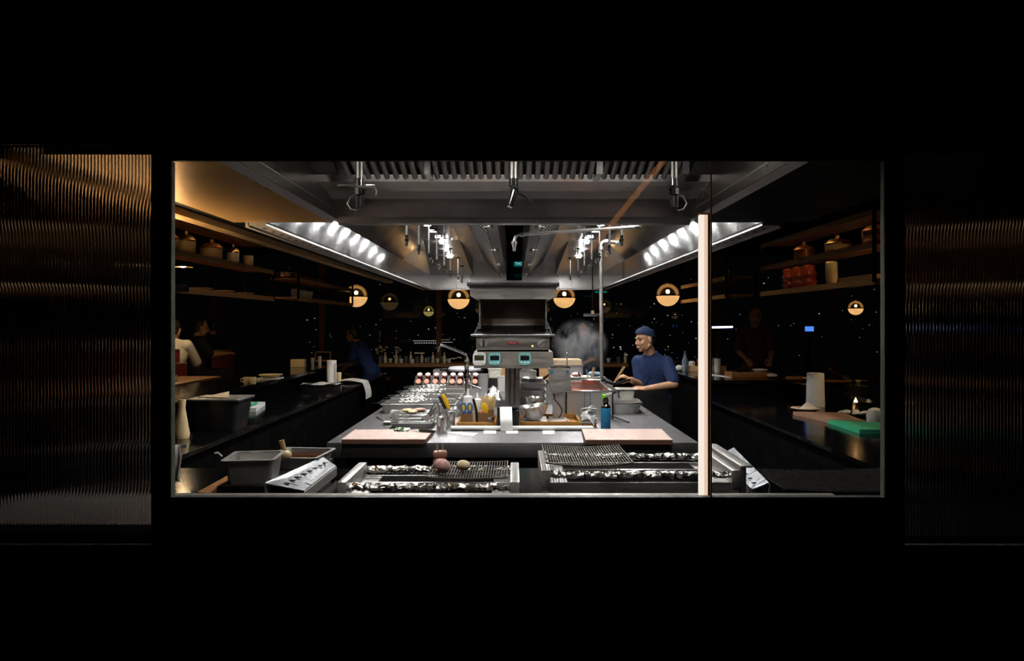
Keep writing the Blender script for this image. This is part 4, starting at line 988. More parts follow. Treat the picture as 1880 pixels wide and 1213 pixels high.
MB().bb((a.x-.005,6.495,1.098),(b.x+.01,7.36,1.112),.003).build('top', 'steel_pol', bx2)
wtop = 1.1125
t = thing('bain_tray', 'flat dark tray of small items on the wide steel box', 'tray', (.72,6.9,wtop)); MB().pan((.72,6.9,wtop),.36,.3,.025,.003,.01,.01).build('body', 'steel_dull', t)
tag(MB().ball((.63,6.9,wtop+.042),(.05,.04,.024)).build('meat_lump', 'meat_pink', loc=(.63,6.9,wtop+.02)), 'pinkish raw meat lump in the flat dark tray', 'food')
q = MB(); q.ball((.83,6.88,wtop+.046),(.06,.04,.026)); q.ball((.79,6.9,wtop+.05),(.04,.04,.024)); q.build('cloth', 'blue_cloth', None).name = 'folded_cloth'
fc = bpy.data.objects['folded_cloth']; tag(fc, 'pale blue crumpled cloth in the flat dark tray beside the cook', 'cloth')
for k, (p0, p1, m, lab) in enumerate((((1068,697),(1062,683),'black_plastic','black stirrer standing in the flat dark tray'),((1080,696),(1077,678),'steel_pol','thin steel rod standing in the flat dark tray'),((1085,697),(1091,674),'wood_pale','pair of wooden cooking chopsticks leaning in the flat dark tray'))):
    t = thing(('stirrer','steel_rod','chopsticks')[k], lab, 'utensil', P(*p0,6.85)-V((0,0,.0)))
    for dx in ((0,) if k < 2 else (-.008,.008)): MB().cyl(P(*p0,6.85)+V((dx,0,-.01)),P(*p1,6.85)+V((dx,0,0)),.006).build('stick', m, t)
bx3 = thing('steamer_box', 'tall steel steamer with a wooden slab on top, steam rising beside it', 'steamer', (.6,8.1,.9))
a = P(1015,672,8.0); b = P(1070,672,8.0)
MB().bb((a.x,8.0,.9),(b.x,8.5,a.z)).build('body', 'steel', bx3)
MB().bb((a.x-.01,7.99,a.z),(b.x+.01,8.51,a.z+.012)).build('rim', 'steel_pol', bx3)
MB().bb((a.x,8.03,a.z+.012),(b.x-.01,8.45,P(0,661,8.0).z)).build('wood_slab', 'kraft', bx3)
t = thing('ladle_stand', 'thin steel rod with ring rising beside the steamer', 'utensil', P(1041,690,7.7)); MB().cyl(V((P(1041,0,7.7).x,7.7,.9)),P(1041,648,7.7),.006).build('rod', 'steel_pol', t)
c = P(1041,645,7.7); MB().tube([c+V((math.cos(q_)*.016,0,math.sin(q_)*.016)) for q_ in [2*PI*k/14 for k in range(14)]], .005, 6, closed=True).build('ring', 'steel_pol', t)
# paper receipts in a pile
t = thing('paper_pile', 'crumpled pile of curled white receipts on a spike beside the torch', 'paper', I(1080,782)); c = I(1082,783)
rng = random.Random(12)
tag(MB().bb((c.x-.05,c.y-.03,.9),(c.x+.05,c.y+.06,.925)).build('spike_base', 'wood', t), None)
for k in range(8):
    a0 = rng.uniform(-.5,.5); z = .925+k*.015; ww = .10+.02*rng.random(); bend = rng.uniform(.005,.03)
    MB().surf(lambda u,v,a0=a0,z=z,ww=ww,bend=bend: c+V(((u-.5)*ww*math.cos(a0)-(v-.5)*.08*math.sin(a0),(u-.5)*ww*math.sin(a0)+(v-.5)*.08*math.cos(a0)-.01*k*0+.01,z-.9+bend*math.sin(u*PI)*(1 if k%2 else -.3)+.01*math.cos(v*4+k))), 8, 4, .0012).build('receipt', 'paper', t)
MB().surf(lambda u,v: c+V((-.02+.10*u+.0*v,-.035+.02*v,.12+.055*math.sin(u*PI)-.07*u*u)), 12, 2, .0015).build('curled_strip', 'paper', t)
MB().tube([c+V((.02+.018*(1-k/26)*math.cos(k*.62),-.045,.065+.022*(1-k/34)*math.sin(k*.62))) for k in range(22)], .003, 5).build('curled_roll', 'paper', t)
MB().surf(lambda u,v: c+V((-.06+.09*u,-.05+.02*v*u,.09-.075*u+.02*math.sin(u*PI)+.03*v)), 10, 3, .0012).build('bent_receipt', 'paper', t)
# torch
c = I(1112,788); c = V((c.x,c.y,.9))
t = thing('blow_torch', 'blue butane can torch with a lime green knob standing beside the paper pile', 'torch', c)
MB().lathe([(0,0),(.034,0),(.036,.004),(.036,.16),(.034,.163)], c=c, n=28).build('can', 'torch_blue', t)
MB().lathe([(.0362,.158),(.0362,.167),(.03,.178),(.02,.185),(.018,.2),(0,.2)], c=c, n=28).build('can_shoulder', 'chrome', t)
MB().lathe([(0,.198),(.02,.198),(.022,.215),(.014,.235),(.012,.25),(0,.25)], c=c, n=16).build('valve', 'black_plastic', t)
MB().tube([c+V((-.012,0,.24)),c+V((.012,0,.25)),c+V((.05,-.01,.265))], [.014,.017,.009], 10).build('burner_body', 'steel_dull', t)
MB().cyl(c+V((.045,-.009,.262)),c+V((.075,-.016,.28)),.01,.011).build('burner_tube', 'black_plastic', t)
MB().cyl(c+V((-.012,-.012,.245)),c+V((-.026,-.022,.243)),.015,n=14).build('knob', 'green_knob', t)
t = thing('utensil', 'black handled thin utensil lying on the island behind the torch', 'utensil', I(1145,768))
MB().tube([I(1122,770)+V((0,0,.03)),I(1135,772)+V((0,0,.018)),I(1155,777)+V((0,0,.008))], .006, 8).build('handle', 'black_plastic', t)
# lidded pan at the counter edge
c = V((.96,5.98,.9))
t = thing('roasting_pan', 'steel roasting pan with lid at the counter edge below the cook', 'pan', c)
MB().pan(c,.27,.36,.085,.003,.014,.02,-.06,.05).build('body', 'steel', t)
MB().pan(c+V((0,0,.086)),.25,.34,.012,.003,.022,.0,-.06,.05).build('lid', 'steel_pol', t)
tag(MB().bb((.80,5.70,.9),(1.16,5.745,.904)).build('flat_strip', 'steel_pol', loc=(.95,5.72,.9)), 'bright flat steel strip in front of the roasting pan', 'strip')
c = V((1.075,6.55,.9))
t = thing('plastic_tub', 'cream plastic tub held by the cook at its rim', 'container', c)
MB().pan(c,.165,.165,.148,.003,.02,.022,0,.025).build('body', 'cream_plastic', t)
MB().bb(c+V((-.07,-.07,.12)),c+V((.07,.07,.128))).build('salt_mix', 'rice', t)
q = MB(); rng = random.Random(2)
for k in range(14): q.ball(c+V((rng.uniform(-.06,.06),rng.uniform(-.06,.06),.13)),.007,None,6,4)
q.build('crumb_speckle', 'black_plastic', t)
# ================================================================== people
def remesh(mb, voxel, smooth, name):
    bm = mb.bm; bmesh.ops.recalc_face_normals(bm, faces=bm.faces)
    me = bpy.data.meshes.new('t'); bm.to_mesh(me); bm.free()
    o = bpy.data.objects.new('t', me); COL.objects.link(o)
    r = o.modifiers.new('r', 'REMESH'); r.mode = 'VOXEL'; r.voxel_size = voxel; r.use_smooth_shade = True
    if smooth: s = o.modifiers.new('s', 'SMOOTH'); s.iterations = smooth; s.factor = .5
    dg = bpy.context.evaluated_depsgraph_get(); dg.update()
    out = bpy.data.meshes.new_from_object(o.evaluated_get(dg)); out.name = name
    bpy.data.objects.remove(o); bpy.data.meshes.remove(me)
    for p in out.polygons: p.use_smooth = True
    return out
def put(me, name, m, parent):
    me.materials.clear(); me.materials.append(M[m]); me.transform(basis(parent).inverted())
    o = bpy.data.objects.new(name, me); COL.objects.link(o); o.parent = parent; return o
def R(f, u):                    # rotation whose columns are side, forward, up
    f = V(f).normalized(); u = V(u); s = f.cross(u).normalized(); u = s.cross(f)
    return Matrix((s, f, u)).transposed()
def hand(mb, wrist, d, n, side, curl=.6, sc=1., spread=.0):
    # d: pointing direction, n: palm normal, side: direction of the thumb
    d = V(d).normalized(); n = V(n); n = (n-d*n.dot(d)).normalized(); s = V(side); s = (s-d*s.dot(d)-n*s.dot(n)).normalized()
    w = V(wrist)
    for k in range(4): mb.capsule(w+s*(.018-.012*k)*sc+d*.01*sc, w+d*.078*sc+s*(.027-.018*k)*sc, .013*sc, .0105*sc, 8)
    for k, ln in enumerate((.9,1.,.95,.75)):
        p = w+d*.08*sc+s*(.027-.018*k)*sc; a = curl*(.55+.12*k); dd = d+s*spread*(1.5-k)*.1
        for L, r0, r1, cf in ((.04,.0098,.0088,1.),(.026,.0088,.008,1.9),(.02,.008,.0068,2.5)):
            q = p+(dd*math.cos(a*cf)+n*math.sin(a*cf)).normalized()*L*ln*sc
            mb.capsule(p, q, r0*sc, r1*sc, 8); p = q
    p = w+d*.022*sc+s*.024*sc; q = p+(d*.55+s*.75+n*.45).normalized()*.04*sc; r = q+(d*.8+s*.1+n*(.35+curl*.5)).normalized()*.032*sc
    e = r+(d*.8-s*.2+n*(.3+curl*.6)).normalized()*.026*sc
    mb.capsule(p, q, .014*sc, .012*sc, 8); mb.capsule(q, r, .0115*sc, .0098*sc, 8); mb.capsule(r, e, .0098*sc, .008*sc, 8)
def person(label, J, clothes, skin='skin', voxel=.006, cap=None, hair='hair', detail=True, apron=None):
    base = V((J['hipc'].x, J['hipc'].y, J.get('floor', 0)))
    t = thing('person', label, 'person', base)
    hc, hf, hu = J['head'], V(J['hf']).normalized(), V(J.get('hu', (0,0,1)))
    Q = R(hf, hu); S, Fw, U = Q.col[0], Q.col[1], Q.col[2]      # S points to the person's right hand side
    hp = lambda s, f, u: hc+S*s+Fw*f+U*u
    b = MB()
    b.ball(hp(0,-.012,.03), (.076,.096,.092), Q, 20, 14)        # skull
    b.ball(hp(0,.03,-.03), (.062,.066,.078), Q, 18, 12)         # face
    b.ball(hp(0,.042,-.083), (.04,.045,.032), Q, 14, 10)        # jaw
    b.ball(hp(0,.072,-.1), (.02,.02,.017), Q, 10, 8)            # chin
    b.capsule(hp(0,.092,.008), hp(0,.109,-.028), .008, .0115, 10)    # nose
    for s in (-1,1):
        b.ball(hp(s*.011,.103,-.034), (.009,.011,.009), Q, 8, 6)
        b.ball(hp(s*.034,.064,-.03), (.03,.03,.03), Q, 12, 8); b.ball(hp(s*.036,.04,-.058), (.028,.045,.04), Q, 12, 8)     # cheek
        b.capsule(hp(s*.012,.092,.026), hp(s*.045,.078,.024), .009, .008, 8)   # brow
        b.ball(hp(s*.076,-.005,-.012), (.012,.022,.034), Q, 10, 8)      # ear
        b.capsule(hp(s*.06,-.01,-.055), hp(s*.045,.04,-.088), .018, .018, 8)   # jaw line
    b.ball(hp(0,.094,-.062), (.024,.012,.0075), Q, 10, 6); b.ball(hp(0,.092,-.074), (.02,.012,.0075), Q, 10, 6)
    nk = J['neck']; b.capsule(hp(0,-.025,-.07), nk, .052, .056, 14)
    sc, hip = (J['shl']+J['shr'])/2, J['hipc']
    lat = (J['shr']-J['shl']).normalized(); upv = (sc-hip).normalized(); fr = upv.cross(lat).normalized()
    T = Matrix((lat, fr, upv)).transposed()
    def torso(mb, g=0.):
        mb.capsule(J['shl']+lat*.02-upv*.01, J['shr']-lat*.02-upv*.01, .062+g, .062+g, 12)
        mb.capsule(nk-upv*.02, (J['shl']+nk)/2-upv*.02, .055+g, .055+g, 10); mb.capsule(nk-upv*.02, (J['shr']+nk)/2-upv*.02, .055+g, .055+g, 10)
        L = (sc-hip).length
        mb.ball(sc-upv*L*.27, (.165+g,.105+g,.20+g), T, 20, 14); mb.ball(sc-upv*L*.62+fr*.012, (.148+g,.102+g,.19+g), T, 20, 14); mb.ball(hip, (.165+g,.115+g,.15+g), T, 20, 14)
    torso(b)
    for k in ('l','r'):
        b.capsule(J['sh'+k], J['el'+k], .05, .041, 14); b.capsule(J['el'+k], J['wr'+k], .041, .027, 14)
        hd = J['hd'+k]; hand(b, J['wr'+k], hd[0], hd[1], hd[2], hd[3])
        b.capsule(J['hp'+k], J['kn'+k], .078, .058, 14); b.capsule(J['kn'+k], J['an'+k], .055, .038, 14)
    body = put(remesh(b, voxel, 4, 'body'), 'body', skin, t)
    for s in (-1,1):
        if detail:
            MB().ball(hp(s*.031,.0835,.004), (.0135,.0075,.0055), Q, 12, 8).build('eye', 'eye', t)
            MB().tube([hp(s*.014,.0985,.028),hp(s*.03,.0955,.034),hp(s*.047,.083,.028)], [.003,.0042,.0025], 6).build('eyebrow', 'hair', t)
    if detail: MB().ball(hp(0,.1005,-.068), (.021,.0075,.008), Q, 12, 8).build('mouth', 'lip', t)
    if hair:
        h = MB()
        if cap: h.ball(hp(0,-.02,.02), (.074,.084,.08), Q, 18, 12)
        else: h.ball(hp(0,-.026,.034), (.082,.092,.094), Q, 18, 12)
        h.ball(hp(0,-.05,-.03), (.068,.055,.06), Q, 16, 10); put(remesh(h, voxel*1.2, 1, 'hair'), 'hair', hair, t)
    if cap:
        h = MB(); n = 26; rows = []
        for j in range(9):                                  # dome of cloth, higher at the brow than at the nape
            a = PI/2*j/8; row = []
            for i in range(n):
                p_ = 2*PI*i/n; f_ = math.sin(p_); s_ = math.cos(p_)
                z0 = .03+.042*f_; z = z0+(.128-z0)*math.sin(a); k_ = math.cos(a)
                rr = 1+.012*math.sin(p_*13+j)
                row.append(h.bm.verts.new(hp(s_*.0825*max(k_,.02)*rr, -.014+f_*.1045*max(k_,.02)*rr, z)))
            rows.append(row)
        for a_, b_ in zip(rows, rows[1:]): h.bridge(a_, b_)
        h.bm.faces.new(rows[-1]); h.build('cap', cap, t, ang=60)
        h = MB(); h.tube([hp(math.cos(a)*.0822,-.014+math.sin(a)*.104,.036+.042*math.sin(a)) for a in [2*PI*i/26 for i in range(26)]], .0045, 8, closed=True); h.build('cap_band', cap, t)
        MB().tube([hp(.02,-.12,.07),hp(.03,-.145,.055),hp(.035,-.16,.03)], [.014,.01,.006], 8).build('cap_tie', cap, t)
    jk = MB(); torso(jk, .014)
    for k in ('l','r'):
        e = J['sh'+k].lerp(J['el'+k], clothes.get('sleeve', .85)); jk.capsule(J['sh'+k], J['sh'+k].lerp(e,.97), .069, .064, 14)
        if clothes.get('sleeve', .85) > 1: jk.capsule(J['el'+k], J['el'+k].lerp(J['wr'+k],.8), .06, .044, 14)
    jo = put(remesh(jk, .008, 2, 'jacket'), 'jacket' if clothes.get('jacket') else 'shirt', clothes['top'], t)
    if clothes.get('jacket'):
        q = MB(); q.tube([nk+T @ V((math.cos(a)*.064,math.sin(a)*.064+.004,.018-.02*math.sin(a))) for a in [2*PI*i/20 for i in range(20) if not 3.2 < i < 6.2]], .016, 8); q.build('collar', clothes['top'], jo)
        q = MB(); L = (sc-hip).length
        def fl(s_, z_): return sc-upv*z_+lat*s_+fr*(.128 if z_ < .3 else .131)
        q.tube([nk+T @ V((-.045,.062,.0)), fl(-.03,.08)-fr*.02, fl(.02,.17), fl(.06,.27), fl(.07,.38)], .005, 6); q.build('front_flap_seam', clothes['top'], jo)
    if clothes.get('legs'):
        lg = MB(); lg.ball(hip-upv*.03, (.18,.13,.13), T, 18, 12)
        for k in ('l','r'): lg.capsule(J['hp'+k], J['kn'+k], .095, .075, 14); lg.capsule(J['kn'+k], J['an'+k], .073, .06, 14)
        put(remesh(lg, .01, 2, 'trousers'), 'trousers', clothes['legs'], t)
        for k in ('l','r'):
            a = J['an'+k]; q = MB(); q.ball(a+V((fr.x*.05,fr.y*.05,-.035)), (.048,.13,.042), R(V((fr.x,fr.y,0)),(0,0,1)), 14, 10); q.build('shoe', 'black_plastic', t)
    if apron:
        q = MB(); ap_ = lambda u, v: hip+upv*(.14-.75*v)+lat*(u-.5)*.34+fr*(.145-.06*(2*u-1)**2+.01*math.sin(u*14)*v)
        q.surf(ap_, 12, 12, .004); q.build('apron', apron, t)
    return t, dict(hp=hp, T=T, fr=fr, lat=lat, upv=upv)
def legs(J, hipc, lat, fr, floor=0.):
    J['hipc'] = hipc
    for k, s in (('l',-1),('r',1)):
        J['hp'+k] = hipc+lat*s*.085-V((0,0,.03)); J['kn'+k] = V((0,0,floor+.48))+V((hipc.x,hipc.y,0))+lat*s*.10+fr*.03; J['an'+k] = V((hipc.x,hipc.y,floor+.08))+lat*s*.11

# the cook with the chopsticks
J = dict(head=P(1184,622.5,6.76), hf=(-.88,-.44,-.16), hu=(-.1,0,1), neck=V((1.365,6.80,1.345)),
         shl=V((1.505,6.72,1.285)), shr=V((1.255,6.89,1.285)), ell=V((1.545,6.56,1.085)), elr=V((1.265,6.80,1.055)),
         wrl=V((1.258,6.535,1.045)), wrr=V((1.135,6.64,1.125)))
J['hdl'] = (V((-1,-.0,.08)), V((0,.45,-1)), V((-.3,.9,.3)), .75)
J['hdr'] = (V((-.8,-.25,.42)), V((-.35,.25,-.9)), V((.1,-.9,.25)), .95)
lat = (J['shr']-J['shl']).normalized(); lat.z = 0; fr = V((0,0,1)).cross(lat)
legs(J, V((1.42,6.84,.90)), lat, fr)
ck, K = person('cook in a navy jacket and cap stirring with chopsticks at the island edge', J, dict(top='navy', jacket=1, sleeve=.86, legs='black_cloth'), 'skin', .0055, 'navy_cap', 'hair', True, 'black_cloth')
t = thing('chopsticks', 'pair of long wooden cooking chopsticks held by the cook', 'chopsticks', P(1140,690,6.56))
for dx in (-.005,.006): MB().cyl(P(1146,673,6.57)+V((dx*1.4,0,0)),P(1122,711,6.53)+V((dx,0,0)),.0048,.0032,n=8).build('stick', 'wood_pale', t)
t = thing('skillet', 'small skillet on the water bath with its black handle pointing to the cook', 'pan', (.70,6.2,1.133))
MB().lathe([(0,0),(.075,0),(.095,.03),(.092,.03),(.072,.004),(0,.004)], c=(.70,6.2,1.133), n=26).build('body', 'steel_dull', t)
MB().tube([V((.79,6.24,1.158)),P(1126,705,6.35),P(1157,697,6.45)], [.007,.012,.012], 8).build('grip', 'black_plastic', t)

def simple_person(label, x, y, yaw, top, legs_m='black_cloth', h=1.66, bend=0., arms='low', cap=None, skin='skin_dark', seated=0, sleeve=.85, hair='hair', jacket=0, hnod=-.2):
    fr = V((math.cos(yaw), math.sin(yaw), 0)); lat = fr.cross(V((0,0,1)))          # lat: person's right
    k = h/1.7; hip = V((x,y,(.93*k if not seated else seated+.1))); up = (V((0,0,1))*math.cos(bend)+fr*math.sin(bend))
    fw = up.cross(lat)*-1 if up.cross(lat).dot(fr) < 0 else up.cross(lat)
    sc = hip+up*.46*k; J = {}
    J['neck'] = sc+up*.05; J['head'] = J['neck']+(up+fw*.15)*.155*k; J['hf'] = (fr+V((0,0,hnod))); J['hu'] = up
    for q, s in (('l',-1),('r',1)):
        J['sh'+q] = sc+lat*s*.165
        if arms == 'low': J['el'+q] = J['sh'+q]-V((0,0,.24*k))+lat*s*.05+fr*.04; J['wr'+q] = J['el'+q]+fr*.2-V((0,0,.09))-lat*s*.06
        else: J['el'+q] = J['sh'+q]-V((0,0,.20*k))+lat*s*.06+fr*.12; J['wr'+q] = J['el'+q]+fr*.24+V((0,0,.02))-lat*s*.1
        d = (J['wr'+q]-J['el'+q]).normalized(); J['hd'+q] = (d, V((0,0,-1))+lat*-s*.3, fr*.2-lat*s, .6)
    legs(J, hip, lat, fr)
    if seated:
        for q, s in (('l',-1),('r',1)): J['kn'+q] = J['hp'+q]+fr*.42; J['an'+q] = V((J['kn'+q].x,J['kn'+q].y,max(.1,seated-.42)))
    return person(label, J, dict(top=top, sleeve=sleeve, legs=legs_m, jacket=jacket), skin, .009, cap, hair, True)
simple_person('person in dark blue kitchen clothes bending over the far bar counter', P(682,0,11.)[0], 11., PI*.93, 'navy', 'navy', 1.66, .5, 'low', None, 'skin_dark')
simple_person('second cook in navy standing behind the steam, face hidden in haze', P(1082,0,10.6)[0], 10.6, -PI*.8, 'navy', 'black_cloth', 1.68, .12, 'low', None, 'skin_dark')
simple_person('person in a dark red shirt standing behind the bar past the light column', P(1384,0,9.4)[0], 9.4, -PI*.55, 'maroon_cloth', 'black_cloth', 1.9, .12, 'low', None, 'skin_dark')
simple_person('seated guest in a white shirt at the window edge under the shelves', P(314,0,8.2)[0], 8.2, 1.75, 'shirt_white', 'black_cloth', 1.6, .12, 'table', None, 'skin_dark', .875, 1.2)
simple_person('seated guest in black at the bar corner beside the candle, hands lit', 4.3, 6.6, PI*1.0, 'black_cloth', 'black_cloth', 1.65, .1, 'table', None, 'skin_dark', .75, .9)
for k, (px, py, d, lab, yw) in enumerate(((361,606,9.6,'seated guest in black whose face glows dim red, nearer to the white shirt',0.6),(392,606,11.,'seated guest in black whose face glows dim red, farther from the white shirt',2.6))):
    simple_person(lab, P(px,0,d)[0], d, yw, 'black_cloth', 'black_cloth', 1.62, .05, 'table', None, 'skin_dark', .875, .9)
# steam over the steamer
def steam():
    m, nt, out = _nt('steam')
    v = nt.nodes.new('ShaderNodeVolumePrincipled'); v.inputs['Color'].default_value = (.92,.93,.97,1); v.inputs['Anisotropy'].default_value = .2
    tc = nt.nodes.new('ShaderNodeTexCoord'); mp = nt.nodes.new('ShaderNodeMapping'); mp.inputs['Scale'].default_value = (1,1,.8)
    nz = nt.nodes.new('ShaderNodeTexNoise'); nz.inputs['Scale'].default_value = 5.5; nz.inputs['Detail'].default_value = 6; nz.inputs['Distortion'].default_value = .9
    nt.links.new(tc.outputs['Object'], mp.inputs[0]); nt.links.new(mp.outputs[0], nz.inputs['Vector'])
    ln = nt.nodes.new('ShaderNodeVectorMath'); ln.operation = 'LENGTH'
    m2 = nt.nodes.new('ShaderNodeMapping'); m2.inputs['Scale'].default_value = (2.5,3.,2.5); nt.links.new(tc.outputs['Object'], m2.inputs[0]); nt.links.new(m2.outputs[0], ln.inputs[0])
    fall = nt.nodes.new('ShaderNodeMapRange'); fall.inputs[1].default_value = 1.0; fall.inputs[2].default_value = .1; fall.interpolation_type = 'SMOOTHSTEP'; fall.inputs[3].default_value = 0; fall.inputs[4].default_value = 1
    nt.links.new(ln.outputs['Value'], fall.inputs[0])
    cr = nt.nodes.new('ShaderNodeMapRange'); cr.inputs[1].default_value = .44; cr.inputs[2].default_value = .75; cr.inputs[3].default_value = 0; cr.inputs[4].default_value = 30.
    nt.links.new(nz.outputs['Fac'], cr.inputs[0])
    mu = nt.nodes.new('ShaderNodeMath'); mu.operation = 'MULTIPLY'; nt.links.new(fall.outputs[0], mu.inputs[0]); nt.links.new(cr.outputs[0], mu.inputs[1])
    nt.links.new(mu.outputs[0], v.inputs['Density']); nt.links.new(v.outputs[0], out.inputs['Volume']); return m
M['steam'] = steam()
c = V((P(1064,0,8.9).x,8.9,1.36))
tag(MB().ball(c,(.42,.34,.40),None,20,14).build('steam', 'steam', loc=c), 'cloud of grey steam rising from the steamer on the island', 'steam', None, 'stuff')
# ================================================================== pendant globes
def globe(label, c, r, warm=True, group='pendant globe lamps', cord=True):
    t = thing('pendant_lamp', label, 'lamp', c, 0, group); n = 28
    lo = [(r*math.sin(PI-a*PI/2/8) if 0 else r*math.sin(a), -r*math.cos(a)) for a in [PI/2*.93*k/8 for k in range(9)]]; lo[0] = (0,-r)
    MB().lathe(lo, n=n).build('lower_shade', 'globe_frost' if warm else 'mirrored_globe_dim', t, local=True)
    z0 = lo[-1][1]
    up = [(r*math.cos(a), r*math.sin(a)) for a in [math.asin(z0/r)+(PI/2-math.asin(z0/r))*k/10 for k in range(11)]]; up[-1] = (0,r)
    MB().lathe(up, n=n).build('upper_shade', 'smoke_glass', t, local=True)
    MB().ball((0,0,r*.28), r*.17).build('bulb', 'bulb' if warm else 'mirrored_bulb_small', t, local=True)
    MB().lathe([(r*.9,r*-.02),(r*.4,r*.05),(r*.1,r*.2),(0,r*.2)], n=n).build('bulb_plate', 'brass', t, local=True) if 0 else None
    MB().lathe([(0,r*.98),(r*.16,r*.98),(r*.16,r*1.12),(0,r*1.14)], n=14).build('cap', 'brass', t, local=True)
    MB().cyl((0,0,r*1.12),(0,0,3.098-c[2]),.006,n=8).build('cord', 'black_plastic', t, local=True)
    return t
globe('warm globe lamp just beside the black slab on the tap side', P(842,547,10.4), .17)
globe('warm globe lamp just beside the black slab on the steam side', P(1036,545,10.4), .17)
globe('warm bright globe lamp half hidden by the shelves with stacked pans', P(654,543,12.4), .205)
globe('warm globe lamp behind a thin shelf frame near the reflected column', P(1226,541,10.4), .175)
globe('small yellowish lamp reflection near the brown window post, built as a globe', P(787,571,13.), .10, False)  # lamp reflection in the far window, built as a hanging globe
globe('small brass coloured globe lamp far past the reflected column', P(1571,565,9.), .095)
# warm cone lamps added to light the dining bars on both sides
def cone_fill_lamp(label, c):
    t = thing('pendant_lamp', label, 'lamp', c, 0, 'added cone pendant lamps over the bars')
    MB().lathe([(.11,-.05),(.05,.07),(.02,.09),(0,.09)], n=20).build('shade', 'brass', t, local=True)
    MB().ball((0,0,-.01),.045).build('bulb', 'fill_bulb_cone', t, local=True)
    MB().cyl((0,0,.09),(0,0,3.098-c[2]),.004,n=6).build('cord', 'black_plastic', t, local=True)
for k, (x, y) in enumerate(((-3.6,5.2),(-3.7,7.6))):
    cone_fill_lamp('added cone pendant over the dining bar under the gold ceiling end, %s from the window' % ('first','second')[k], V((x,y,2.35)))
t = thing('soffit_fill_lamp', 'added black trough lamp throwing warm fill light up at the gold ceiling', 'lamp', (-1.78,3.2,1.84))  # added lamp, brightens the gold soffit from below
q = MB(); q.bb((-1.84,2.75,1.84),(-1.72,3.6,1.852)); q.bb((-1.84,2.75,1.852),(-1.835,3.6,1.885)); q.bb((-1.725,2.75,1.852),(-1.72,3.6,1.875)); q.bb((-1.84,2.745,1.84),(-1.72,2.75,1.885)); q.build('soffit_fill_trough', 'black_paint', t)
MB().bb((-1.81,2.78,1.8525),(-1.75,3.56,1.858)).build('glow_face', 'soffit_fill', t)
for y in (2.9,3.4): MB().bb((-1.785,y-.004,1.858),(-1.775,y+.004,3.098)).build('hanger', 'black_paint', t)
for k, (x, y) in enumerate(((3.6,5.2),)):
    cone_fill_lamp('added brass cone pendant over the bar with plates past the reflected column', V((x,y,2.35)))

# ================================================================== bars along both sides
lb = thing('prep_counter', 'long black prep counter under the shelves with white boards on top', 'counter', (-2.2,7,0))
MB().bb((-2.44,3.9,0),(-2.0,10.6,.87)).build('body', 'black_paint', lb); MB().bb((-2.69,3.9,.87),(-1.96,10.6,.8995)).build('worktop', 'black_gloss', lb)
MB().bb((-1.962,3.9,.872),(-1.957,10.6,.9)).build('edge_strip', 'black_steel', lb)
lbar = thing('dining_bar', 'black glossy raised dining bar behind the prep counter under the shelves', 'bar', (-2.8,7,0))
MB().bb((-2.95,3.9,0),(-2.70,10.6,1.06)).build('body', 'black_paint', lbar); MB().bb((-3.1,3.9,1.06),(-2.46,10.6,1.0995)).build('worktop', 'black_gloss', lbar)
rb = thing('prep_counter', 'long black prep counter past the light column with the green board', 'counter', (2.2,7,0))
MB().bb((2.0,3.6,0),(2.95,7.3,.87)).build('body', 'black_paint', rb); MB().bb((1.96,3.6,.87),(3.01,7.3,.8995)).build('worktop', 'black_gloss', rb)
MB().bb((1.955,4.2,.88),(1.96,7.3,.9)).build('edge_strip', 'black_steel', rb)
rbar = thing('dining_bar', 'dark blue sheened bar behind the cook carrying bottles and wooden boxes', 'bar', (3.2,9,0))
MB().bb((2.05,7.4,0),(2.9,11.2,1.02)).build('body', 'black_paint', rbar); MB().bb((2.0,7.35,1.02),(2.95,11.3,1.0595)).build('worktop', 'black_gloss', rbar)
b2 = thing('dining_bar', 'black dining bar with plates and a candle near the seated guest in black', 'bar', (3.3,5.5,0))
MB().bb((3.1,3.6,0),(3.4,7.8,.99)).build('body', 'black_paint', b2); MB().bb((3.015,3.6,.99),(3.86,7.9,1.0295)).build('worktop', 'black_gloss', b2)
fb = thing('far_bar', 'brown wooden bar crowded with glassware in front of the far windows', 'bar', (-2,12.4,0))
a = P(696,667,12); b_ = P(880,667,12)
MB().bb((a.x+.2,12.0,0),(1.9,12.5,a.z-.06)).build('body', 'black_paint', fb); MB().bb((a.x,11.95,a.z-.06),(2.0,12.6,a.z)).build('worktop', 'wood', fb)
zt = a.z+.001
# glassware on the far bar
rng = random.Random(21); xs_ = []
for k in range(26):
    px = 700+k*7.3 if k < 18 else 1050+(k-18)*14
    kind = k % 3; x = P(px,0,12.2).x; y = 12.1+.1*(k % 4)
    d_ = ('from the bending person' )
    lab = '%s on the far wooden bar, %s from the bending person' % (('clear drinking glass','small bottle','white cup')[kind], (ORD+['fifteenth','sixteenth','seventeenth','eighteenth','nineteenth','twentieth','twenty-first','twenty-second','twenty-third','twenty-fourth','twenty-fifth','twenty-sixth'])[k])
    pr = ([(0,0),(.03,0),(.036,.11),(.033,.11),(.027,.006),(0,.006)],[(0,0),(.03,0),(.03,.1),(.012,.14),(.012,.19),(0,.19)],[(0,0),(.028,0),(.04,.07),(.037,.07),(.025,.006),(0,.006)])[kind]
    tag(MB().lathe(pr, c=(x,y,zt), n=14).build(('drinking_glass','bottle','cup')[kind], ('jar_glass','ceramic_cream','ceramic_white')[kind], loc=(x,y,zt)), lab, ('glass','bottle','cup')[kind], 'glassware on the far bar')
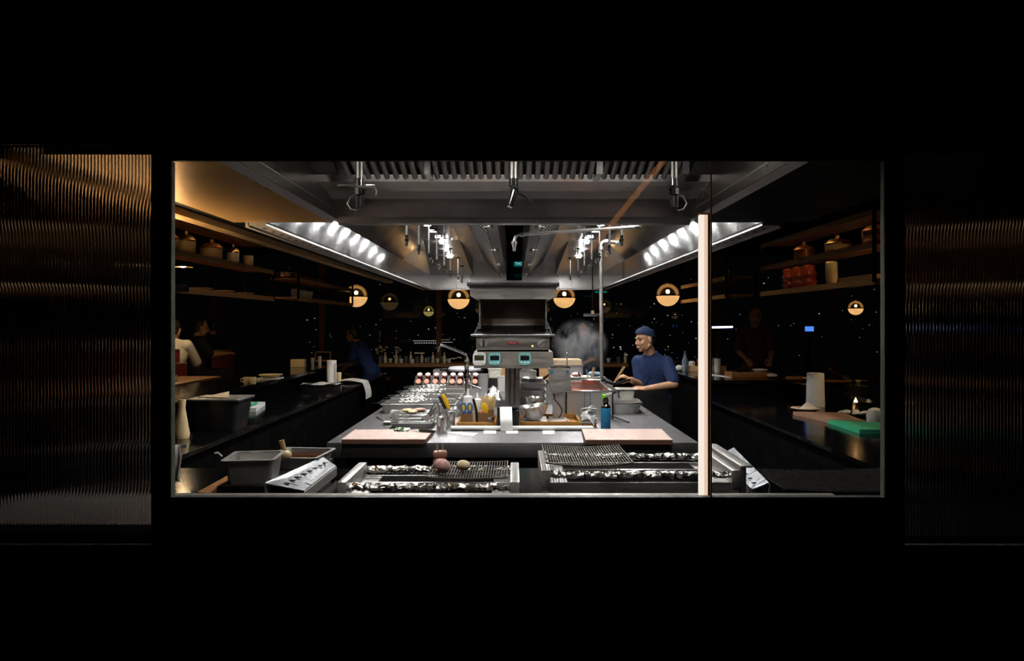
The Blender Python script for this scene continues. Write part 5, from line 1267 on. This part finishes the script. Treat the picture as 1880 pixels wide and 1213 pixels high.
for k in range(2):
    x = -2.45+.35*k; y = 12.5; t = thing('flower_vase', 'pale %s bouquet on the far bar beside the bending person' % ('larger','smaller')[k], 'flowers', (x,y,zt))
    MB().lathe([(0,0),(.03,0),(.04,.1),(.03,.12),(0,.12)], c=(x,y,zt), n=14).build('vase', 'jar_glass', t)
    q = MB(); [q.ball((x+rng.uniform(-.1,.1),y+rng.uniform(-.06,.06),zt+.15+rng.uniform(0,.13)),(.03,.03,.02),None,8,6) for _ in range(9 if k == 0 else 5)]
    tag(q.build('blossoms', 'ceramic_cream', t), kind='stuff')

# ---- things on the prep counter under the shelves
g = lambda px, py, z: onz(px, py, z)
c = V((-2.16,5.02,.9))
t = thing('storage_bin', 'black plastic storage bin with a lid on the prep counter', 'bin', c); MB().pan(c,.36,.30,.22,.006,.014,.03,0,.03).build('body', 'black_plastic', t)
MB().bb(c+V((-.19,-.16,.2205)),c+V((.19,.16,.232)),.004).build('lid', 'steel_dull', t)
tag(MB().sheet([c+V((-.15,-.05,.234)),c+V((.06,-.10,.236)),c+V((.06,-.01,.236)),c+V((.06,.0,.27)),c+V((-.10,.06,.236))],.004,(0,0,1)).build('paper_sheet', 'kraft', loc=c+V((0,0,.234))), 'orange lit sheet of card lying on the black storage bin', 'card')
for k, (px, lab) in enumerate(((441,'white plastic cutting board under the green handled knife, beside the bin'),(465,'white plastic cutting board under the green knife, farther from the bin'))):
    pts = [g(px-22+22*k,756,.93)-V((0,0,.03)),g(px+12+4*k,756,.93)-V((0,0,.03)),g(px+17,743,.93)-V((0,0,.03)),g(px-21+18*k,743,.93)-V((0,0,.03))]
    if k == 0: pts = [g(425,755,.9),g(441,755,.9),g(448,744,.9),g(430,744,.9)]
    else: pts = [g(443,756,.9),g(470,756,.9),g(487,744,.9),g(452,744,.9)]
    t = thing('cutting_board', lab, 'cutting board', pts[0].lerp(pts[2],.5)); MB().sheet(pts,.035,(0,0,1)).build('slab', 'white_board', t)
t = thing('kitchen_knife', 'knife with a bright green handle across the white cutting boards', 'knife', g(455,750,.94))
MB().tube([g(459,744,.95),g(471,739,.95)], .012, 8).build('handle', 'green_board', t); MB().sheet([g(432,754,.937),g(440,755,.937),g(460,744,.945),g(457,742,.945)],.003,(0,0,1)).build('blade', 'black_steel', t)
# bar top ceramics
for k, (px, lab) in enumerate(((453,'yellow cream mug with its handle showing on the glossy dining bar'),(464.5,'rounder yellow cream mug touching the first mug on the dining bar'))):
    c = P(px,0,6.42); c.z = 1.1; t = thing('mug', lab, 'mug', c)
    MB().lathe([(0,0),(.024,0),(.035,.03),(.034,.055),(.031,.066),(.028,.064),(.028,.01),(0,.01)], c=c, n=22).build('body', 'ceramic_cream', t)
    s = -1 if k == 0 else 1
    MB().tube([c+V((s*.033,0,.055)),c+V((s*.055,0,.052)),c+V((s*.055,0,.025)),c+V((s*.034,0,.02))], .005, 6).build('handle', 'ceramic_cream', t)
def plate(label, c, r, m='ceramic_cream', h=.02):
    t = thing('plate', label, 'plate', c); MB().lathe([(0,0),(r*.55,0),(r,h),(r*.98,h+.003),(r*.55,.006),(0,.006)], c=c, n=28).build('body', m, t); return t
c = P(497,0,7.0); c.z = 1.1005
tag(MB().bb(c+V((-.12,-.1,0)),c+V((.10,.1,.014))).build('folded_napkin', 'ceramic_white', loc=c), 'white folded napkin under the round plate on the dining bar', 'napkin')
plate('round cream plate on a folded napkin on the dining bar', c+V((0,0,.015)), .12, 'ceramic_cream', .03)
t = thing('paper_roll', 'tall white paper towel roll on the prep counter under the shelves', 'paper roll', P(609,0,8.6)); c = P(609,0,8.5); c.z = .9
MB().lathe([(0,0),(.058,0),(.058,.31),(.02,.31),(.02,.302),(0,.302)], c=c, n=26).build('roll', 'paper', t); 
MB().surf(lambda u,v: c+V((.056+.014*u,-.02-.05*u,.02+.27*v)), 3, 3, .002).build('loose_sheet', 'paper', t)
t = thing('counter_towel', 'white striped towel draped over the end of the prep counter', 'towel', P(640,0,8.8)); 
def cw(u, v):
    x = -2.28+.52*v; z = .922+.014*math.sin(v*6) if v < .62 else .930-(v-.62)*.62
    return V((x if v < .62 else -1.952+.045*math.sin((v-.62)*5), 8.75+.32*u+.02*math.sin(v*8), max(z,.908) if v < .62 else z))
MB().surf(cw, 8, 18, .008).build('cloth', 'cloth_white', t)
for k, (px, py, w_, h_, m, nm, lab) in enumerate(((548,697,.12,.10,'ceramic_cream','storage_box','yellow lit box at the back of the dining bar'),(574,694,.05,.12,'steel_dull','tumbler','grey metal tumbler between the yellow box and the paper roll'),(587,694,.05,.14,'steel','tumbler','taller metal tumbler just beside the paper roll'),(622,691,.07,.13,'ceramic_cream','paper_cup','pale round cup behind the paper roll'))):
    c = P(px,0,8.9); c.z = 1.1005 if nm != 'paper_cup' else .9
    if nm == 'storage_box': q = MB().bb(c+V((-w_/2-.03,-.05,0)),c+V((w_/2+.03,.05,h_)),.004)
    else: q = MB().lathe([(0,0),(w_*.42,0),(w_*.5,h_),(w_*.46,h_),(w_*.38,.006),(0,.006)], c=c, n=18)
    tag(q.build(nm, m, loc=c), lab, nm.replace('_',' '))
t = thing('picture_frame', 'small copper framed picture standing on the dining bar above the tumblers', 'picture', P(594,0,9.6)); a = P(579,662,9.6); b_ = P(608,645,9.6)
MB().bb((a.x,9.6,1.1005),(b_.x,9.63,b_.z)).build('stand_board', 'black_paint', t)
q = MB()
for lo, hi in (((a.x,9.57,a.z-.01),(b_.x,9.6,a.z+.012)),((a.x,9.57,b_.z-.012),(b_.x,9.6,b_.z)),((a.x,9.57,a.z),(a.x+.014,9.6,b_.z)),((b_.x-.014,9.57,a.z),(b_.x,9.6,b_.z))): q.bb(lo,hi)
q.build('frame', 'terracotta', t)
t = thing('sauce_tray', 'flat tray with white paper and sauces on the prep counter near the paper roll', 'tray', P(565,0,8.0)); c = P(572,0,8.0); c.z = .9; c.x = -2.27
MB().pan(c,.42,.30,.06,.004,.012,.01).build('body', 'black_plastic', t); MB().surf(lambda u,v: c+V((-.2+.4*u,-.13+.26*v,.062+.014*math.sin(u*9+v*4))), 8, 6, .002).build('paper_liner', 'ceramic_white', t)
# chairs and candle of the dining side
for k, (px, d, lab) in enumerate(((316,8.17,'maroon leather bar chair of the guest in the white shirt'),(328,7.6,'maroon leather bar chair next to the white shirted guest'))):
    c = P(px,0,d); t = thing('bar_chair', lab, 'chair', V((c.x,d,0)))
    x, y = c.x, d
    MB().bb((x-.2,y-.16,.745),(x+.2,y+.2,.808),.02).build('seat', 'chair_red', t); MB().surf(lambda u,v: V((x-.2+.4*u,y-.22-.05*math.sin(u*PI),.86+.50*v*(1-.25*k))), 8, 6, .03).build('backrest', 'chair_red', t)
    MB().surf(lambda u,v: V((x-.205+.41*u,y-.225-.05*math.sin(u*PI),(.86+.50*(1-.25*k))+.012*v)), 8, 1, .035).build('top_trim', 'brass', t)
    for sx in (-1,1):
        for sy in (-1,1): MB().cyl((x+sx*.17,y+sy*.17,0),(x+sx*.15,y+sy*.13,.745),.016).build('leg', 'black_steel', t)
for k, (px, d, yw, lab) in enumerate(((361,9.6,.6,'maroon bar chair under the dim red lit guest nearer to the white shirt'),(392,11.,2.6,'maroon bar chair under the dim red lit guest farther from the white shirt'))):
    dup(t, (P(px,0,d).x,d,0), yw-PI/2, lab)
t = thing('wooden_table', 'glowing orange wooden table top near the seated guest in white', 'table', (-3.3,6.4,0))
MB().bb((-3.55,5.6,1.07),(-3.12,7.25,1.11)).build('tabletop', 'wood', t)
for x in (-3.5,-3.16):
    for y in (5.65,7.2): MB().bb((x-.02,y-.02,0),(x+.02,y+.02,1.07)).build('leg', 'black_paint', t)
t = thing('candle', 'small lit candle glass on the glowing wooden table', 'candle', (-3.3,6.6,1.111)); MB().lathe([(0,0),(.03,0),(.035,.06),(.032,.06),(.027,.006),(0,.006)], c=(-3.3,6.6,1.111), n=16).build('glass', 'jar_glass', t); MB().ball((-3.3,6.6,1.15),(.01,.01,.022)).build('flame', 'flame', t)
t = thing('cream_vase', 'tall pale yellow carafe at the near end of the prep counter', 'vase', P(334,0,4.6)); c = V((P(334,0,4.6).x,4.6,.9))
MB().lathe([(0,0),(.045,0),(.05,.03),(.035,.12),(.022,.2),(.026,.26),(0,.26)], c=(c.x,4.6,.87 if 0 else c.z), n=20).build('body', 'ceramic_cream', t)

# ---- shelves hanging over both bars
def shelf_unit(label, x0, x1, y0, y1, zs, led=0):
    t = thing('hanging_shelf', label, 'shelf', ((x0+x1)/2,(y0+y1)/2,zs[0]))
    for x in (x0,x1):
        for y in (y0,y1): MB().bb((x-.012,y-.012,zs[0]-.03),(x+.012,y+.012,3.098)).build('upright', 'black_paint', t)
    xa = x1+.004 if x0 < 0 else x0-.004
    for z in zs: MB().bb((x0,y0,z-.02),(x1,y1,z)).build('shelf_board', 'wood', t)
    for z in zs: MB().bb((xa-.003,y0,z-.048),(xa+.003,y1,z+.001)).build('edge_trim', 'bronze_trim', t)
    if led: 
        for z in zs[:]: MB().bb((xa-.03 if x0 < 0 else xa+.005,y0+.04,z-.027),(xa-.005 if x0 < 0 else xa+.03,y1-.04,z-.021)).build('led_strip', 'led_warm', t)
    return t
shelf_unit('black hanging shelf with cream pots nearest the gold ceiling', -3.05,-2.72,5.4,7.7,(1.97,2.27,2.55),1)
shelf_unit('black hanging shelf with stacked pans in front of the bright globe lamp', -2.95,-2.60,8.2,10.95,(1.99,2.22),1)
tag(MB().bb((-2.93,10.25,1.991),(-2.62,10.85,2.17),.006).build('dark_crate', 'black_paint', loc=(-2.78,10.5,1.991)), 'dark crate on the pan shelf hiding half of the bright globe lamp', 'crate')
shelf_unit('black hanging shelf with lidded copper pots past the reflected column', 2.75,3.1,5.2,7.6,(2.02,2.30,2.55),1)  # LED strips added here to light the pots and jars
shelf_unit('black hanging shelf with glasses close behind the reflected column', 2.55,2.9,8.2,10.4,(2.02,2.24),0)
def pot(label, c, r, h, m, lid=None, nm='lidded_pot', group=None):
    t = thing(nm, label, 'pot', c, 0, group); c = V(c)
    MB().lathe([(0,0),(r*.8,0),(r,h*.3),(r,h),(r*.94,h),(r*.94,h*.3),(r*.75,.006),(0,.006)], c=c, n=22).build('body', m, t)
    if lid: MB().lathe([(r*1.05,h+.001),(r*1.05,h+.01),(r*.7,h+.045),(r*.2,h+.06),(r*.2,h+.085),(0,h+.085)], c=c, n=22).build('lid', lid, t)
    return t
for k, (y, r, h, m, lid, lab) in enumerate(((5.62,.09,.10,'ceramic_cream','terracotta','cream pot with a lid on the middle shelf board, first from the window'),(5.95,.08,.12,'ceramic_cream','brass','cream pot with a lid on the middle shelf board, second from the window'),(6.45,.10,.11,'ceramic_cream','terracotta','wide cream pot glowing in the middle of the shelf nearest the gold ceiling'),(6.95,.06,.12,'ceramic_white','brass','small white pot near the end of the shelf nearest the gold ceiling'),(7.35,.05,.13,'ceramic_cream',None,'narrow cream beaker at the end of the shelf nearest the gold ceiling'))):
    pot(lab, (-2.87,y,2.271), r, h, m, lid)
for k in range(4): plate('cream plate lying on the lowest board of the gold side shelf, %s from the window' % ORD[k], V((-2.86,5.7+k*.5,1.971)), .11, 'ceramic_cream')
for k in range(3): pot('copper coloured bowl on the topmost shelf board under the gold ceiling, %s from the window' % ORD[k], (-2.87,5.7+k*.55,2.551), .12, .10, 'terracotta')
for k in range(5):
    y = 8.4+k*.36; pot(('large domed dark pan','flat copper pan','low copper pan','small copper pan','smallest copper pan')[k]+' on the upper board of the pan shelf', (-2.78,y,2.221), (.14,.11,.10,.09,.07)[k], (.06,.05,.05,.05,.05)[k], 'terracotta', ('steel','terracotta','terracotta','brass','brass')[k], 'cooking_pan')
for k in range(4):
    c = V((-2.70,8.35+k*.22,1.991)); tag(MB().lathe([(0,0),(.03,0),(.036,.10),(.033,.10),(.027,.006),(0,.006)], c=c, n=16).build('drinking_glass', 'jar_glass', loc=c), 'clear glass on the lower board of the pan shelf, %s from the window' % ORD[k], 'glass', 'glasses on the pan shelf')
for k, (y, r, h, m, lid, lab) in enumerate(((5.42,.10,.10,'terracotta','terracotta','large copper pot with a domed lid at the window end of the pot shelf'),(6.05,.11,.07,'ceramic_cream','brass','wide low pot with a brass lid in the middle of the copper pot shelf'),(6.75,.10,.09,'terracotta','terracotta','copper pot with a flat lid at the far end of the pot shelf'))):
    pot(lab, (2.88,y,2.301), r, h, m, lid)
for k in range(3): 
    c = (2.84,6.55+.24*k,2.021); t = thing('stacked_jar', 'tall red lacquer jar on the lower board past the light column, %s from the window' % ORD[k], 'jar', c, 0, 'red jars on the lower board')
    MB().lathe([(0,0),(.06,0),(.07,.05),(.055,.08),(.07,.12),(.055,.16),(.06,.2),(.03,.215),(0,.215)], c=c, n=18).build('body', 'ceramic_red', t)
t = thing('glowing_jar', 'amber glowing jar on the lower board beside the red lacquer jars', 'jar', (2.82,6.05,2.021)); MB().lathe([(0,0),(.035,0),(.05,.05),(.05,.19),(.04,.2),(0,.2)], c=(2.82,6.05,2.021), n=18).build('body', 'ceramic_cream', t)
tag(MB().bb((2.78,5.3,2.021),(3.0,5.85,2.06)).build('cream_box', 'ceramic_cream', loc=(2.9,5.6,2.021)), 'long pale box at the window end of the lower board under the copper pots', 'box')
for k in range(6):
    c = V((2.68+.05*(k%2),8.4+k*.3,2.241 if k < 3 else 2.021)); tag(MB().lathe([(0,0),(.03,0),(.04,.09),(.037,.09),(.027,.006),(0,.006)], c=c, n=16).build('drinking_glass', 'ceramic_cream' if k in (0,3) else 'jar_glass', loc=c), '%s on the %s board behind the light column, %s from the window' % ('pale beaker' if k in (0,3) else 'clear glass',('upper' if k < 3 else 'lower'),ORD[k%3]), 'glass', 'glasses behind the light column')
# shelves seen through the reeded glass
for s, nm in ((-1,'behind the reeded glass beside the gold ceiling'),(1,'behind the reeded glass past the light column')):
    t = thing('hanging_shelf', 'warm lit shelf %s' % nm, 'shelf', (s*3.3,4.6,1.9))
    for z in (1.93,2.28): 
        MB().bb((s*2.55,4.0,z-.02),(s*4.6,4.3,z)).build('shelf_board', 'wood', t); MB().bb((s*2.55,4.02,z-.03),(s*4.6,4.05,z-.022)).build('led_strip', 'led_dim', t)
    MB().bb((s*2.55,4.3,1.85),(s*4.6,4.32,2.3)).build('back_panel', 'bronze_trim', t)
    for x in (2.56,4.58): MB().bb((s*x-.012,4.28,1.85),(s*x+.012,4.32,3.098)).build('upright', 'black_paint', t)
    rng = random.Random(5)
    for k in range(6): pot('%s pot %s, %s from the frame' % (('cream','copper')[k%2], nm, ORD[k]), (s*(2.75+k*.28),4.15,1.931), .08, .14, ('ceramic_cream','terracotta')[k%2], None, 'storage_pot', 'pots behind the reeded glass')

# ---- things on the bars past the light column
zb = 1.06
def onb(px, d, z=zb): c = P(px,0,d); c.z = z; return c
c = onb(1258,8.6); t = thing('water_bottle', 'clear bluish bottle standing on the bar right behind the cook', 'bottle', c)
MB().lathe([(0,0),(.035,0),(.04,.01),(.04,.14),(.02,.19),(.015,.24),(0,.24)], c=c, n=20).build('body', 'bottle_glass', t); MB().lathe([(0,.241),(.017,.241),(.017,.26),(0,.26)], c=c, n=16).build('cap', 'steel_pol', t)
c = onb(1247,8.7); tag(MB().ball(c+V((0,0,.04)),(.05,.04,.04)).build('bunched_cloth', 'cloth_white', loc=c), 'small bunched white cloth beside the clear bottle on the bar', 'cloth')
c = onb(1299,8.7); t = thing('wooden_box', 'pale wooden box with jars crossing behind the light column on the bar', 'box', c)
MB().bb(c+V((-.25,-.1,0)),c+V((.21,.1,.07)),.003).build('body', 'wood_pale', t)
for k, (dx, h, m, lab) in enumerate(((-.20,.05,'ceramic_white','small white jar at the end of the pale wooden box'),(-.10,.08,'ceramic_red','dark red jar in the pale wooden box behind the light column'),(.06,.09,'jar_glass','clear bluish jar in the pale wooden box'))):
    q = c+V((dx,0,.071)); tag(MB().lathe([(0,0),(.04,0),(.042,h),(.02,h+.01),(0,h+.01)], c=q, n=18).build('jar', m, loc=q), lab, 'jar')
c = onb(1317,8.55); t = thing('frosted_tumbler', 'tall frosted tumbler with a dark stirrer on the bar past the light column', 'tumbler', c)
MB().lathe([(0,0),(.036,0),(.042,.17),(.038,.17),(.033,.01),(0,.01)], c=c, n=20).build('body', 'ceramic_white', t); MB().cyl(c+V((0,0,.011)),c+V((0,0,.28)),.008).build('stirrer', 'black_plastic', t)
c = onb(1371,7.75); t = thing('wooden_box', 'reddish wooden tray box with dark dishes on the bar corner', 'box', c)
MB().bb(c+V((-.21,-.14,0)),c+V((.25,.14,.06)),.003).build('body', 'wood', t)
for k, (dx, dy) in enumerate(((-.1,-.04),(.0,.05),(-.12,.07))):
    q = c+V((dx,dy,.061)); tag(MB().lathe([(0,0),(.035,0),(.055,.03),(.052,.03),(.03,.006),(0,.006)], c=q, n=18).build('small_dish', 'black_gloss', loc=q), 'small black dish on the reddish wooden box, %s' % ('at its front','at its middle','at its back corner')[k], 'dish')
q = c+V((.13,-.06,.061)); t = plate('white plate on the reddish wooden box at the bar corner', q, .09, 'ceramic_white', .03)
c = onb(1418,7.6); tag(MB().ball(c+V((0,0,.03)),(.06,.035,.022)).build('bunched_cloth', 'cloth_white', loc=c), 'small white cloth at the very end of the bar corner', 'cloth')
for k in range(4):
    c = onb(1308+k*11,7.75+.10*(3-k)); c.z += .0006; tag(MB().box(c+V((0,0,.002)),(.10,.16,.004),.4).build('paper_sheet', 'paper', loc=c), 'pale blue lit paper sheet on the bar, %s from the light column' % ORD[k], 'paper', 'paper sheets on the bar')
t = thing('tube_lamp', 'cold blue white tube lamp glowing behind the reflected column', 'lamp', P(1322,600,8.0)); a = P(1296,601,8.0); b_ = P(1345,600,8.0)
MB().cyl(a,b_,.011).build('tube', 'led_blue', t); MB().bb((a.x,8.0,a.z+.012),(b_.x,8.02,a.z+.03)).build('housing', 'black_paint', t)
for x in (a.x+.02,b_.x-.02): MB().bb((x-.006,8.004,a.z+.03),(x+.006,8.016,3.098)).build('hanger', 'black_paint', t)
t = thing('screen', 'tiny blue lit screen on a dark post near the candle side', 'screen', P(1486,0,9.9)); a = P(1479,608,9.9); b_ = P(1494,599,9.9)
MB().bb((a.x,9.9,a.z),(b_.x,9.92,b_.z)).build('panel', 'screen_blue', t); MB().bb(((a.x+b_.x)/2-.02,9.92,0),((a.x+b_.x)/2+.02,9.96,b_.z)).build('post', 'black_paint', t)
# prep counter past the column: boards, roll, papers
gb = lambda px, py: onz(px, py, .93)-V((0,0,.03))
t = thing('cutting_board', 'green plastic cutting board at the window edge past the light column', 'cutting board', onz(1570,780,.9)); MB().sheet([gb(1578,788),gb(1640,789),gb(1625,776),gb(1521,770)],.03,(0,0,1)).build('slab', 'green_board', t)
t = thing('cutting_board', 'worn brown cutting board behind the green cutting board', 'cutting board', onz(1530,763,.9)); MB().sheet([gb(1522,769),gb(1590,773),gb(1548,757),gb(1456,755)],.03,(0,0,1)).build('slab', 'brown_board2', t)
c = V((P(1497,0,6.35).x,6.35,.9)); t = thing('paper_roll', 'large white paper roll standing on the prep counter past the light column', 'paper roll', c)
MB().lathe([(0,0),(.082,0),(.075,.31),(.025,.31),(.025,.30),(0,.30)], c=c, n=28).build('roll', 'paper', t)
c = V((P(1479,0,5.98).x,5.98,.9)); t = thing('paper_lined_dish', 'shallow brown dish lined with folded white paper beside the paper roll', 'dish', c)
MB().lathe([(0,0),(.08,0),(.125,.03),(.12,.032),(.075,.008),(0,.008)], c=c, n=26).build('dish', 'kraft', t); MB().sheet([c+V((-.08,-.06,.03)),c+V((.08,-.06,.03)),c+V((.02,.02,.085))],.002).build('folded_paper', 'paper', t); MB().sheet([c+V((-.13,-.03,.05)),c+V((-.09,-.05,.012)),c+V((-.03,.0,.012)),c+V((-.06,.05,.02))],.002).build('paper_corner', 'paper', t)
c = V((P(1571,0,5.9).x,5.9,.9)); t = thing('candle', 'brass candle holder with a pointed flame near the bar plates', 'candle', c)
MB().lathe([(0,0),(.03,0),(.036,.01),(.03,.02),(.024,.09),(0,.09)], c=c, n=20).build('holder', 'brass', t); MB().lathe([(0,.0905),(.016,.0905),(.015,.10),(.006,.12),(0,.135)], c=c, n=12).build('flame', 'flame', t)
c = V((2.86,5.74,.9)); t = thing('oyster_plate', 'dark plate of pale oyster shells in front of the brass candle', 'plate', c)
MB().lathe([(0,0),(.09,0),(.13,.018),(.09,.006),(0,.006)], c=c, n=24).build('dish', 'black_gloss', t)
rng = random.Random(4)
for k in range(7): MB().ball(c+V((.085*math.cos(k*.9),.075*math.sin(k*.9),.022)),(.04,.028,.014),Euler((rng.uniform(-.3,.3),rng.uniform(-.3,.3),k*.9)).to_matrix(),12,6).build('shell', 'ceramic_white', t)
c = V((2.80,5.28,.9)); t = thing('glass_dome', 'small frosted white dome at the window edge behind the green board', 'dome', c)
MB().lathe([(0,0),(.06,0),(.065,.06),(.05,.105),(.02,.12),(0,.12)], c=c, n=22).build('body', 'ceramic_white', t)
# dishes on the dining bar there
zz = 1.03
c = P(1575,0,6.9); c.z = zz; plate('orange lit shallow plate on the dining bar between the hands and the roll', V((P(1530,0,7.0).x,7.0,zz)), .16, 'terracotta', .05)
t = thing('serving_fork', 'brass serving fork leaning over the orange lit plate', 'fork', V((P(1545,0,6.9).x,6.9,zz+.02)))
MB().tube([P(1524,676,6.8),P(1533,684,6.85),P(1546,689,6.9)], [.012,.008,.007], 8).build('handle', 'brass', t)
for k in range(4): MB().tube([P(1546+k*2,690-k,6.9),P(1549+k*3,694-k,6.9),P(1552+k*2,697,6.9)], .004, 6).build('tine', 'brass', t)
t = thing('wooden_pin', 'brown rounded wooden pin with a brass end on the dining bar beside the roll', 'rolling pin', V((P(1460,0,7.6).x,7.6,zz+.002)))
a = V((P(1446,0,7.6).x,7.6,zz+.028)); b_ = V((P(1472,0,7.6).x,7.6,zz+.028)); MB().capsule(a,b_,.026,.026).build('body', 'wood', t); MB().capsule(b_+V((.015,0,0)),b_+V((.05,0,0)),.03,.03).build('end_cap', 'brass', t)
for k, (px, m) in enumerate(((1545,'ceramic_cream'),(1560,'steel_pol'),(1575,'ceramic_cream'),(1589,'brass'))):
    plate('small plate among the far place settings on the dining bar, %s from the paper roll' % ORD[k], V((P(px,0,7.35).x,7.35,zz)), .038, m, .025)['group'] = 'place settings on the dining bar'

# ================================================================== signs
t = thing('exit_sign', 'teal exit sign reflection with mirrored letters, built as a sign in the hood gap', 'sign', P(956,484,12.5)); a = P(943.5,489,12.5); b_ = P(967.5,480,12.5)  # sign mirrored in the window glass, built here as a hanging panel
MB().bb((a.x,12.5,a.z),(b_.x,12.53,b_.z)).build('panel', 'exit_teal', t)
text_mesh('EXIT', .066, 'exit_letter', 'exit_lettering', t, Matrix.Translation(P(952.3,484,12.497)) @ Euler((PI/2,0,0)).to_matrix().to_4x4() @ Matrix.Diagonal((1.0,1,1,1)), mirror=True)
for x in (a.x+.02,b_.x-.02): MB().bb((x-.004,12.51,b_.z),(x+.004,12.52,3.098)).build('hanger', 'black_paint', t)
t = thing('exit_sign', 'thin dim teal sign edge just below the hood end beside the stand pipe', 'sign', P(1103,535.5,13)); a = P(1092,537.5,13); b_ = P(1114,534,13)
MB().bb((a.x,13,a.z),(b_.x,13.03,b_.z)).build('panel', 'exit_teal', t)
for x in (a.x+.02,b_.x-.02): MB().bb((x-.004,13.01,b_.z),(x+.004,13.02,3.098)).build('hanger', 'black_paint', t)
t = thing('wall_tap', 'chrome cross fitting with a tiny lamp beside the stand pipe', 'fitting', P(1088,578,9.0)); MB().cyl(P(1071,578,9.0),P(1106,578,9.0),.022).build('bar', 'chrome', t); MB().cyl(P(1088,578,9.0),P(1088,570,9.0),.02).build('lamp', 'led_dim', t); MB().bb((P(1087,0,9).x,9.0,P(0,570,9).z),(P(1089,0,9).x,9.012,3.098)).build('hanger', 'black_paint', t)

# ================================================================== the city beyond the windows
rng = random.Random(17); groups = {0: MB(), 1: MB(), 2: MB()}
def dot(px, py, d, w_, h_, k):
    c = P(px,py,d); s = d/F; groups[k].bb((c.x-w_*s/2,d,c.z-h_*s/2),(c.x+w_*s/2,d+.2,c.z+h_*s/2))
for k in range(170):
    px = rng.choice((rng.uniform(690,870),rng.uniform(1010,1290),rng.uniform(1010,1290),rng.uniform(1310,1620),rng.uniform(560,700)))
    py = rng.gauss(630,34) if rng.random() < .8 else rng.uniform(480,600)
    if py > 668 or py < 470: continue
    d = rng.uniform(90,150); s = rng.choice((.6,.7,.8,1.,1.5))
    dot(px, py, d, s, s*rng.uniform(.8,1.5), rng.choice((0,0,1,2)))
for k in range(11): dot(762+k*4.2, 629.5, 110, 2, 1.6, 0)
dot(780, 625.5, 110, 44, .8, 0); dot(818, 628, 112, 26, .7, 0); dot(814, 623.5, 112, 24, .6, 1); dot(770, 648, 120, 18, 1, 1)
for px, py, w_, h_ in ((1139,637,2.5,2.5),(1140,641,2,2),(1151,651,2,2),(1147,650,1.5,1.5),(1082,619,2,3.5),(1063,600,4,1.5),(1075,600,4,1.2),(1098,584,2,2),(1091,585,2,2)): dot(px, py, 100, w_, h_, 0)
for k in range(14): dot(808+k*2.9+rng.uniform(-1,1), 662-k*.5+rng.uniform(-1,1), 100, 2, 1.2, 1)
M['city0'] = emit('city_white', (1,.95,.85), .55); M['city1'] = emit('city_warm', (1,.75,.35), .4); M['city2'] = emit('city_cool', (.75,.9,1), .35)
for k, n in ((0,'white'),(1,'amber'),(2,'cool')): tag(groups[k].build('city_lights_outside', 'city%d' % k), 'scattered %s lights of the night city beyond the far windows' % n, 'city lights', None, 'stuff')

# a slanted glowing batten in the dark room on this side of the glass; the pane mirrors it faintly
t = thing('batten_lamp', 'slanted orange glowing batten mirrored as a faint streak in the window glass', 'lamp', (.9,-1.5,2.2))
a, b_ = V((1.235,-1.5,3.02)), V((.60,-1.5,2.25))
q = MB(); u = (b_-a).normalized(); w_ = V((u.z,0,-u.x))*.022
q.sheet([a-w_,b_-w_,b_+w_,a+w_], .01, (0,1,0)); q.build('glow_face', 'orange_batten', t)
q = MB(); q.sheet([a-w_*1.2+V((0,-.03,0)),b_-w_*1.2+V((0,-.03,0)),b_+w_*1.2+V((0,-.03,0)),a+w_*1.2+V((0,-.03,0))], .029, (0,1,0)); q.build('housing', 'wood', t)
MB().cyl(b_+V((0,-.015,0)),V((b_.x,-1.515,3.098)),.006).build('hanger', 'black_paint', t)
